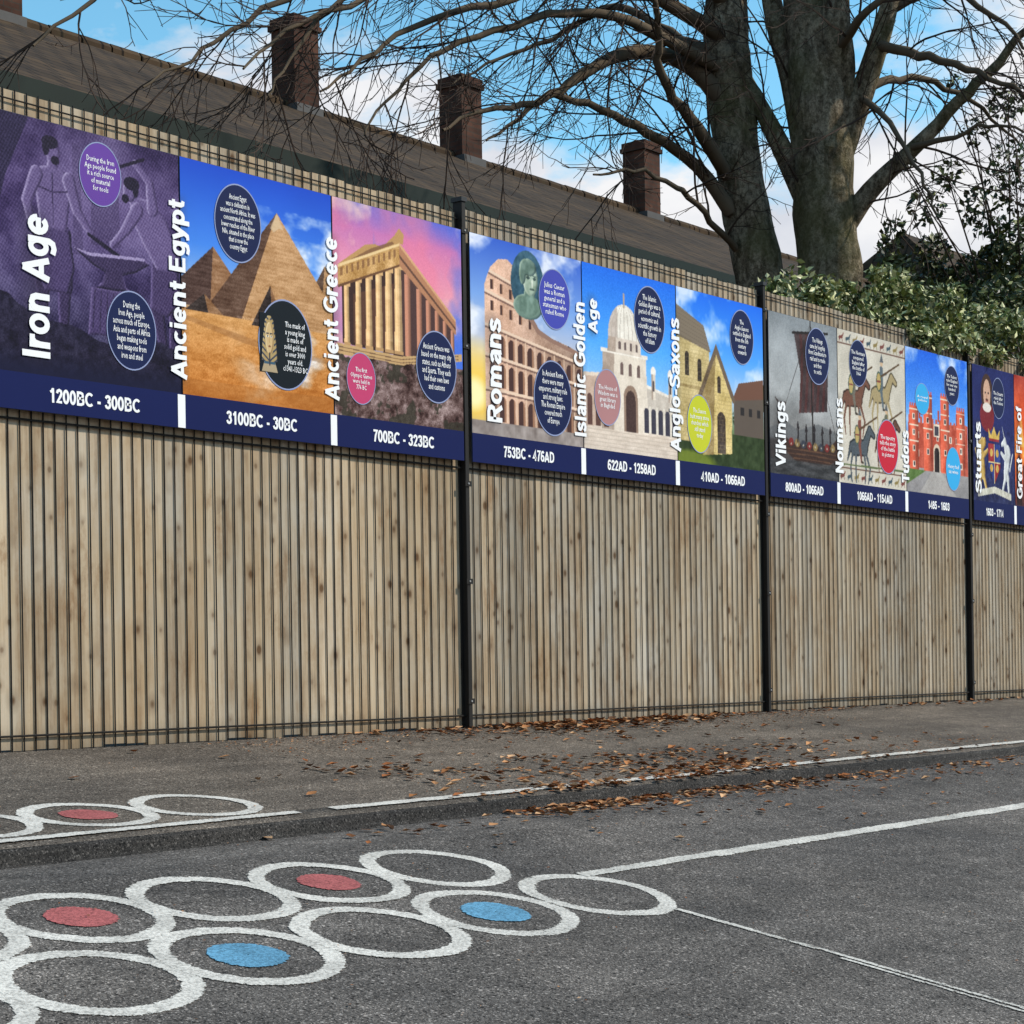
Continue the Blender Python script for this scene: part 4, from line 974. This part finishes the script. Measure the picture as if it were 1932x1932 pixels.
A_l=[[(1380,190,23,.1),(1320,125,22,0),(1240,98,19,-.3),(1165,112,15,-.7),(1090,158,12,-1),(1025,192,9,-1.3),(930,208,6,-1.6),(850,245,4,-2)],
 [(1392,400,20,.1),(1330,315,16,-.1),(1240,252,13,-.5),(1150,205,10,-.8),(1060,182,8,-1.1),(990,225,6,-1.4),(930,270,3,-1.7)],
 [(1385,330,18,.1),(1330,240,16,-.5),(1275,170,12,-.8),(1258,95,10,-1),(1262,30,8,-1.2),(1230,-60,5,-1.5)],
 [(1385,70,23,.1),(1310,25,19,-.2),(1220,-20,15,-.6),(1100,-35,12,-1.2),(950,5,9,-1.9),(800,50,7,-2.3),(700,115,5,-2.6),(620,170,3,-3)],
 [(1390,0,23,.1),(1250,-90,18,-.5),(1050,-150,14,-1.4),(850,-120,11,-2.2),(650,-50,8,-3),(480,40,6,-3.4),(380,110,4,-3.7),(290,160,3,-4)],
 [(1390,-60,22,.1),(1200,-200,17,-.8),(900,-270,13,-2),(600,-220,10,-3.1),(350,-110,7,-4),(190,0,5,-4.4),(80,80,3,-4.7)],
 [(1378,130,18,.1),(1210,45,13,-.8),(1080,22,10,-1.3),(950,62,8,-1.8),(830,110,6,-2.2),(745,190,4,-2.5),(700,260,3,-2.8)],
 [(1400,470,10,.1),(1340,400,8,-.5),(1290,350,7,-.9),(1210,320,5,-1.2),(1130,330,3,-1.5)],
 [(1360,100,16,.1),(1280,60,12,.6),(1180,10,10,.9),(1060,70,7,.9),(960,110,5,.7),(870,160,3,.4)],
 [(1395,-100,14,.1),(1150,-130,11,-1),(900,-80,9,-2),(720,-10,7,-2.8),(560,60,5,-3.4),(470,130,3,-3.8)],
 [(1390,-30,14,.1),(1100,-90,10,-1.8),(800,-60,8,-2.6),(640,20,6,-3),(560,110,4,-3.3),(520,190,3,-3.5)]]
B_tr=[(1585,640,66,-.1),(1578,520,63,-.1),(1570,400,62,-.1),(1568,280,60,-.1),(1562,180,62,-.1),(1552,90,52,-.1),(1540,0,46,-.1),(1525,-150,32,-.1),(1530,-380,14,-.1)]
B_l=[[(1585,230,40,-.1),(1600,130,36,-.2),(1595,40,32,-.3),(1605,-80,22,-.3),(1640,-250,10,-.3)],
 [(1535,300,28,-.1),(1510,150,26,.0),(1482,40,24,.1),(1462,-80,18,.2),(1440,-220,8,.4)],
 [(1590,450,27,-.1),(1655,360,21,-.2),(1730,288,17,-.3),(1805,215,14,-.4),(1880,135,11,-.5),(1960,50,8,-.6),(2040,-40,4,-.6)],
 [(1600,290,30,-.1),(1645,170,26,-.2),(1685,50,22,-.3),(1715,-60,16,-.4),(1760,-220,8,-.5)],
 [(1675,85,14,-.3),(1750,102,12,-.6),(1840,128,9,-.8),(1930,165,6,-1),(2010,220,3,-1.1)],
 [(1650,165,12,-.2),(1715,148,10,.2),(1800,165,8,.5),(1890,225,5,.7),(1960,300,3,.8)],
 [(1545,400,28,-.1),(1515,335,25,-.0),(1485,270,22,.0),(1455,210,19,.1),(1425,150,15,.2),(1410,110,12,.2)],
 [(1690,20,12,-.3),(1790,-20,10,-.4),(1890,30,7,-.6),(1960,100,4,-.7)],
 [(1730,280,10,-.3),(1800,262,7,-.6),(1880,235,5,-.8),(1960,250,3,-1)],
 [(1600,90,14,-.3),(1660,20,10,-.8),(1780,-60,8,-1),(1900,-80,5,-1.2)],
 [(1640,180,10,-.2),(1690,230,7,-.7),(1750,330,5,-1),(1780,400,3,-1.1)]]
make_tree('bare_tree',A_tr,A_l,'tall bare tree with drooping twiggy branches behind the fence',1.0,.86)
make_tree('bare_tree',B_tr,B_l,'tall bare tree with thick forked trunk behind the fence',.85,.92)

# ---------------------------------------------------------------- evergreen shrubs
k=NT('evergreen_leaf',.5,.4); M_leaf=k.base(k.mix(k.attr(),k.ramp(k.noise(5,3),[(.3,(.7,.7,.7)),(.7,(1.2,1.2,1.2))]),1,'MULTIPLY'))
def leaves(name,pts,size,cols,parent,loc,upbias=.3):
    V=[];Fc=[];C=[]
    for p in pts:
        n=(rvec()+Vector((0,-.2,upbias))).normalized(); a=n.cross(rvec()).normalized(); b=n.cross(a)
        s=size*random.uniform(.6,1.3); q=len(V)
        V+=[p-a*s*.5,p-b*s*.24+n*s*.05,p+a*s*.5,p+b*s*.24+n*s*.05]
        Fc.append((q,q+1,q+2,q+3)); c=random.choice(cols); g=random.uniform(.65,1.35); C+=[(c[0]*g,c[1]*g,c[2]*g)]*4
    o=mesh_obj(name,V,Fc,M_leaf,parent,cols=C); o.location=-Vector(loc); return o
def clumps(specs):
    P=[]
    for (c,r,n) in specs:
        for _ in range(n):
            d=rvec(); P.append(Vector((c[0]+d.x*r[0]*random.uniform(.3,1)**.5,c[1]+d.y*r[1]*random.uniform(.3,1)**.5,c[2]+d.z*r[2]*random.uniform(.3,1)**.5)))
    return P
dark=[(.022,.036,.010),(.038,.056,.017),(.07,.09,.026),(.17,.185,.055)]
lightc=[(.18,.22,.05),(.34,.36,.13),(.52,.51,.24),(.52,.50,.26),(.09,.13,.03),(.045,.065,.018)]
def shrub(name,base,specs,size,cols,label,stems,cat='shrub',twl=1.0):
    e=empty(name,base)
    leaves('foliage',clumps(specs),size,cols,e,base)
    sb=MB(); B0=Vector(base)
    top=Vector((B0.x,B0.y,2.6))
    sb.tube([B0,B0.lerp(top,.5)+rvec()*.05,top],[.09,.07,.05],7)
    for (c,r,n) in specs[::stems]:
        b=Vector(c); mid=top.lerp(b,.5)+rvec()*.12
        if b.z<2.6: continue
        sb.tube([top,mid,b],[.018,.010,.006],5)
        for _ in range(6):
            q=polyline(b,rvec(),r[0]*1.4*twl,5,.25,.1); sb.tube(q,[.0055,.005,.0045,.004,.0035,.003],3)
    o=sb.obj('stems',M_twig,e); o.location=-Vector(base)
    tag(e,label,cat)
def sp(sx,sy,b,rpx,n,ry=None):
    z=16.4+b; r=rpx/F0*z; return (S3(sx,sy,b),(r,r,(ry or rpx)/F0*z),n)
specs=[]
for sx,sy,r,n in ((1918,190,42,140),(1855,250,30,60),(1930,310,55,210),(1800,330,32,60),(1720,300,25,30),(1760,390,38,90),(1875,395,55,260),
   (1930,470,60,560),(1700,520,45,330),(1900,580,70,900),(1810,590,60,800),(1730,590,60,800),(1670,572,45,500),(1635,600,45,500),(1990,400,70,300),(1985,560,80,700),(1700,430,26,55),(1820,160,22,25),(1690,470,28,80),(1900,505,55,620),(1770,480,40,260),(1850,530,55,700),(1780,540,45,420)):
    specs.append(sp(sx,sy,random.uniform(-.4,.9)+.3,r,n))
bs=S3(1960,600,.8); bs.z=0
shrub('evergreen_tree',bs,specs,.08,dark,'dark glossy evergreen tree with ragged leafy crown behind fence',1,'tree')
specs=[]
for i in range(110):
    x=9.4+i*.058+random.uniform(-.06,.06); 
    k2=min(1,max(0,(x-9.3)/1.4))
    h=2.38+random.uniform(-.06,.12)+k2*random.uniform(.0,.36)
    r=random.uniform(.06,.16); specs.append(((x,.18+random.uniform(-.08,.22),h),(r,r,r*.9),int(60+560*r)))
for i in range(20):
    x=random.uniform(10.4,13); specs.append(((x,-.03,2.37-random.uniform(0,.08)),(.07,.05,.07),60))
for i in range(30):
    x=9.9+i*.2; specs.append(((x,.45,2.1),(.25,.2,.35),60))
shrub('hedge',(12.,.5,0),specs,.055,lightc,'light green leafy hedge growing over the fence top',400,'hedge')
specs=[sp(sx,592+random.uniform(-25,20),-.8+random.uniform(-.3,.3),random.uniform(28,46),280,48) for sx in range(1490,1960,30)]
b0=S3(1700,600,-.8); b0.z=0
shrub('hedge',b0,specs,.07,dark,'dark overgrown hedge below the bare trees',400,'hedge')

# ---------------------------------------------------------------- fallen leaves
k=NT('dry_leaf',.9,.05); M_dry=k.base(k.attr())
V=[];Fc=[];C=[]
tones=[lin((158,108,70)),lin((180,132,92)),lin((126,84,56)),lin((98,70,52)),lin((192,152,114)),lin((150,94,58))]
def drop(X,d,s):
    z=zat(d) if d<5.462 else 0
    if 3.925<d<3.94: return
    a=random.uniform(0,6.28); ca,sa=math.cos(a),math.sin(a); tilt=random.uniform(-.38,.38); cup=random.uniform(.03,.34)*s
    q=len(V); out=[(0,-.5,0),(-.18,-.28,.3),(-.36,0,.8),(-.2,.3,.5),(0,.5,.6),(.2,.3,.5),(.36,0,.8),(.18,-.28,.3)]
    for (u,v,w) in out:
        x=u*s;y=v*s; V.append((X+x*ca-y*sa,d+CAMY+x*sa+y*ca,z+.006+w*cup+max(0,tilt*u*s)+max(0,-tilt*v*s)))
    V.append((X,d+CAMY,z+.007))
    for i in range(8): Fc.append((q+i,q+(i+1)%8,q+8))
    c=random.choice(tones); g=random.uniform(.65,1.15); C.extend([(c[0]*g,c[1]*g,c[2]*g)]*9)
for _ in range(420): drop(random.gauss(7.0,.65),5.462-.02-abs(random.gauss(0,.14)),random.uniform(.03,.06))
for _ in range(220): drop(random.uniform(5.4,13),5.462-.03-abs(random.gauss(0,.07)),random.uniform(.024,.048))
cl=[(random.gauss(6.1,.75),4.02+random.gauss(.12,.2),random.uniform(.05,.17)) for _ in range(34)]+[(random.gauss(5.5,.6),3.82+random.gauss(0,.07),random.uniform(.05,.13)) for _ in range(16)]
for _ in range(860):
    cx,cd_,r=random.choice(cl); drop(cx+random.gauss(0,r*2),cd_+random.gauss(0,r*.65),random.uniform(.024,.052))
for _ in range(170): drop(random.gauss(5.6,.9),3.80+random.gauss(0,.13),random.uniform(.022,.046))
for _ in range(220): drop(random.gauss(7.8,1.3),3.82+random.gauss(0,.16),random.uniform(.022,.048))
for _ in range(170): drop(random.gauss(6.6,1.1),random.uniform(4.1,5.4),random.uniform(.022,.05))
for _ in range(55): drop(random.gauss(4.75,.2),4.55+random.gauss(0,.13),random.uniform(.025,.05))
for _ in range(35): drop(random.uniform(3.9,8),random.uniform(3.2,3.8),random.uniform(.02,.04))
for _ in range(3000): drop(random.uniform(4.6,9),random.choice([random.gauss(3.98,.28),5.42-abs(random.gauss(0,.2))]),random.uniform(.006,.017))
for _ in range(900): drop(random.uniform(1.5,9),random.uniform(1.5,5.3),random.uniform(.004,.010))
o=mesh_obj('fallen_leaves',V,Fc,M_dry,cols=C); o['kind']='stuff'; tag(o,'dry brown fallen leaves scattered over kerb and pavement','leaves')

# ---------------------------------------------------------------- world, sun, camera
w=bpy.data.worlds.new('World'); scene.world=w; w.use_nodes=True; nt=w.node_tree
bg=nt.nodes['Background']; bg.inputs['Strength'].default_value=.15
sky=nt.nodes.new('ShaderNodeTexSky'); sky.sky_type='NISHITA'; sky.sun_disc=False
sky.sun_elevation=math.radians(42); sky.sun_rotation=math.radians(140); sky.air_density=1.; sky.dust_density=.2; sky.ozone_density=3.
tc=nt.nodes.new('ShaderNodeTexCoord')
mp=nt.nodes.new('ShaderNodeMapping'); mp.inputs['Scale'].default_value=(1,1,2.0); nt.links.new(tc.outputs['Generated'],mp.inputs[0])
no=nt.nodes.new('ShaderNodeTexNoise'); no.inputs['Scale'].default_value=6.5; no.inputs['Detail'].default_value=9; no.inputs['Roughness'].default_value=.55
nt.links.new(mp.outputs[0],no.inputs[0])
sp_=nt.nodes.new('ShaderNodeSeparateXYZ'); nt.links.new(tc.outputs['Generated'],sp_.inputs[0])
mr=nt.nodes.new('ShaderNodeMapRange'); mr.inputs[1].default_value=.22; mr.inputs[2].default_value=.34; mr.inputs[3].default_value=.24; mr.inputs[4].default_value=-.12
nt.links.new(sp_.outputs[2],mr.inputs[0])
ad=nt.nodes.new('ShaderNodeMath'); ad.operation='ADD'; nt.links.new(no.outputs[0],ad.inputs[0]); nt.links.new(mr.outputs[0],ad.inputs[1])
rp=nt.nodes.new('ShaderNodeValToRGB'); rp.color_ramp.elements[0].position=.52; rp.color_ramp.elements[1].position=.62
nt.links.new(ad.outputs[0],rp.inputs[0])
n2=nt.nodes.new('ShaderNodeTexNoise'); n2.inputs['Scale'].default_value=11; n2.inputs['Detail'].default_value=6; nt.links.new(mp.outputs[0],n2.inputs[0])
cr=nt.nodes.new('ShaderNodeValToRGB'); cr.color_ramp.elements[0].position=.35; cr.color_ramp.elements[0].color=(4.6,4.8,5.3,1); cr.color_ramp.elements[1].position=.6; cr.color_ramp.elements[1].color=(6.2,6.2,6.3,1)
nt.links.new(n2.outputs[0],cr.inputs[0])
mx=nt.nodes.new('ShaderNodeMix'); mx.data_type='RGBA'; nt.links.new(cr.outputs[0],mx.inputs[7])
tint=nt.nodes.new('ShaderNodeMix'); tint.data_type='RGBA'; tint.blend_type='MULTIPLY'; tint.inputs[0].default_value=1; tint.inputs[7].default_value=(1.05,1.58,1.42,1)
nt.links.new(sky.outputs[0],tint.inputs[6]); nt.links.new(rp.outputs[0],mx.inputs[0]); nt.links.new(tint.outputs[2],mx.inputs[6]); nt.links.new(mx.outputs[2],bg.inputs[0])
sd=bpy.data.lights.new('sun','SUN'); sd.energy=4.4; sd.angle=math.radians(2.0); sd.color=(1,.92,.81)
so=bpy.data.objects.new('sun',sd); COL.objects.link(so)
az=math.radians(-50); el_=math.radians(42)
tosun=Vector((math.cos(az)*math.cos(el_),math.sin(az)*math.cos(el_),math.sin(el_)))
so.rotation_euler=tosun.to_track_quat('Z','Y').to_euler()
cd=bpy.data.cameras.new('camera'); cam=bpy.data.objects.new('camera',cd); COL.objects.link(cam); scene.camera=cam
cd.sensor_width=36; cd.lens=36*F0/1932; cd.shift_y=290/1932; cd.clip_end=3000; cd.clip_start=.05
Vd=Vector((cs,sn,0)); R=Vector((sn,-cs,0)); U=Vector((0,0,1)); r=.015
X_=(R*math.cos(r)-U*math.sin(r)); Y_=(U*math.cos(r)+R*math.sin(r))
cam.matrix_world=Matrix(((X_.x,Y_.x,-Vd.x,0),(X_.y,Y_.y,-Vd.y,CAMY),(X_.z,Y_.z,-Vd.z,EYE),(0,0,0,1)))
scene.view_settings.view_transform='Standard'; scene.view_settings.look='None'; scene.view_settings.exposure=0
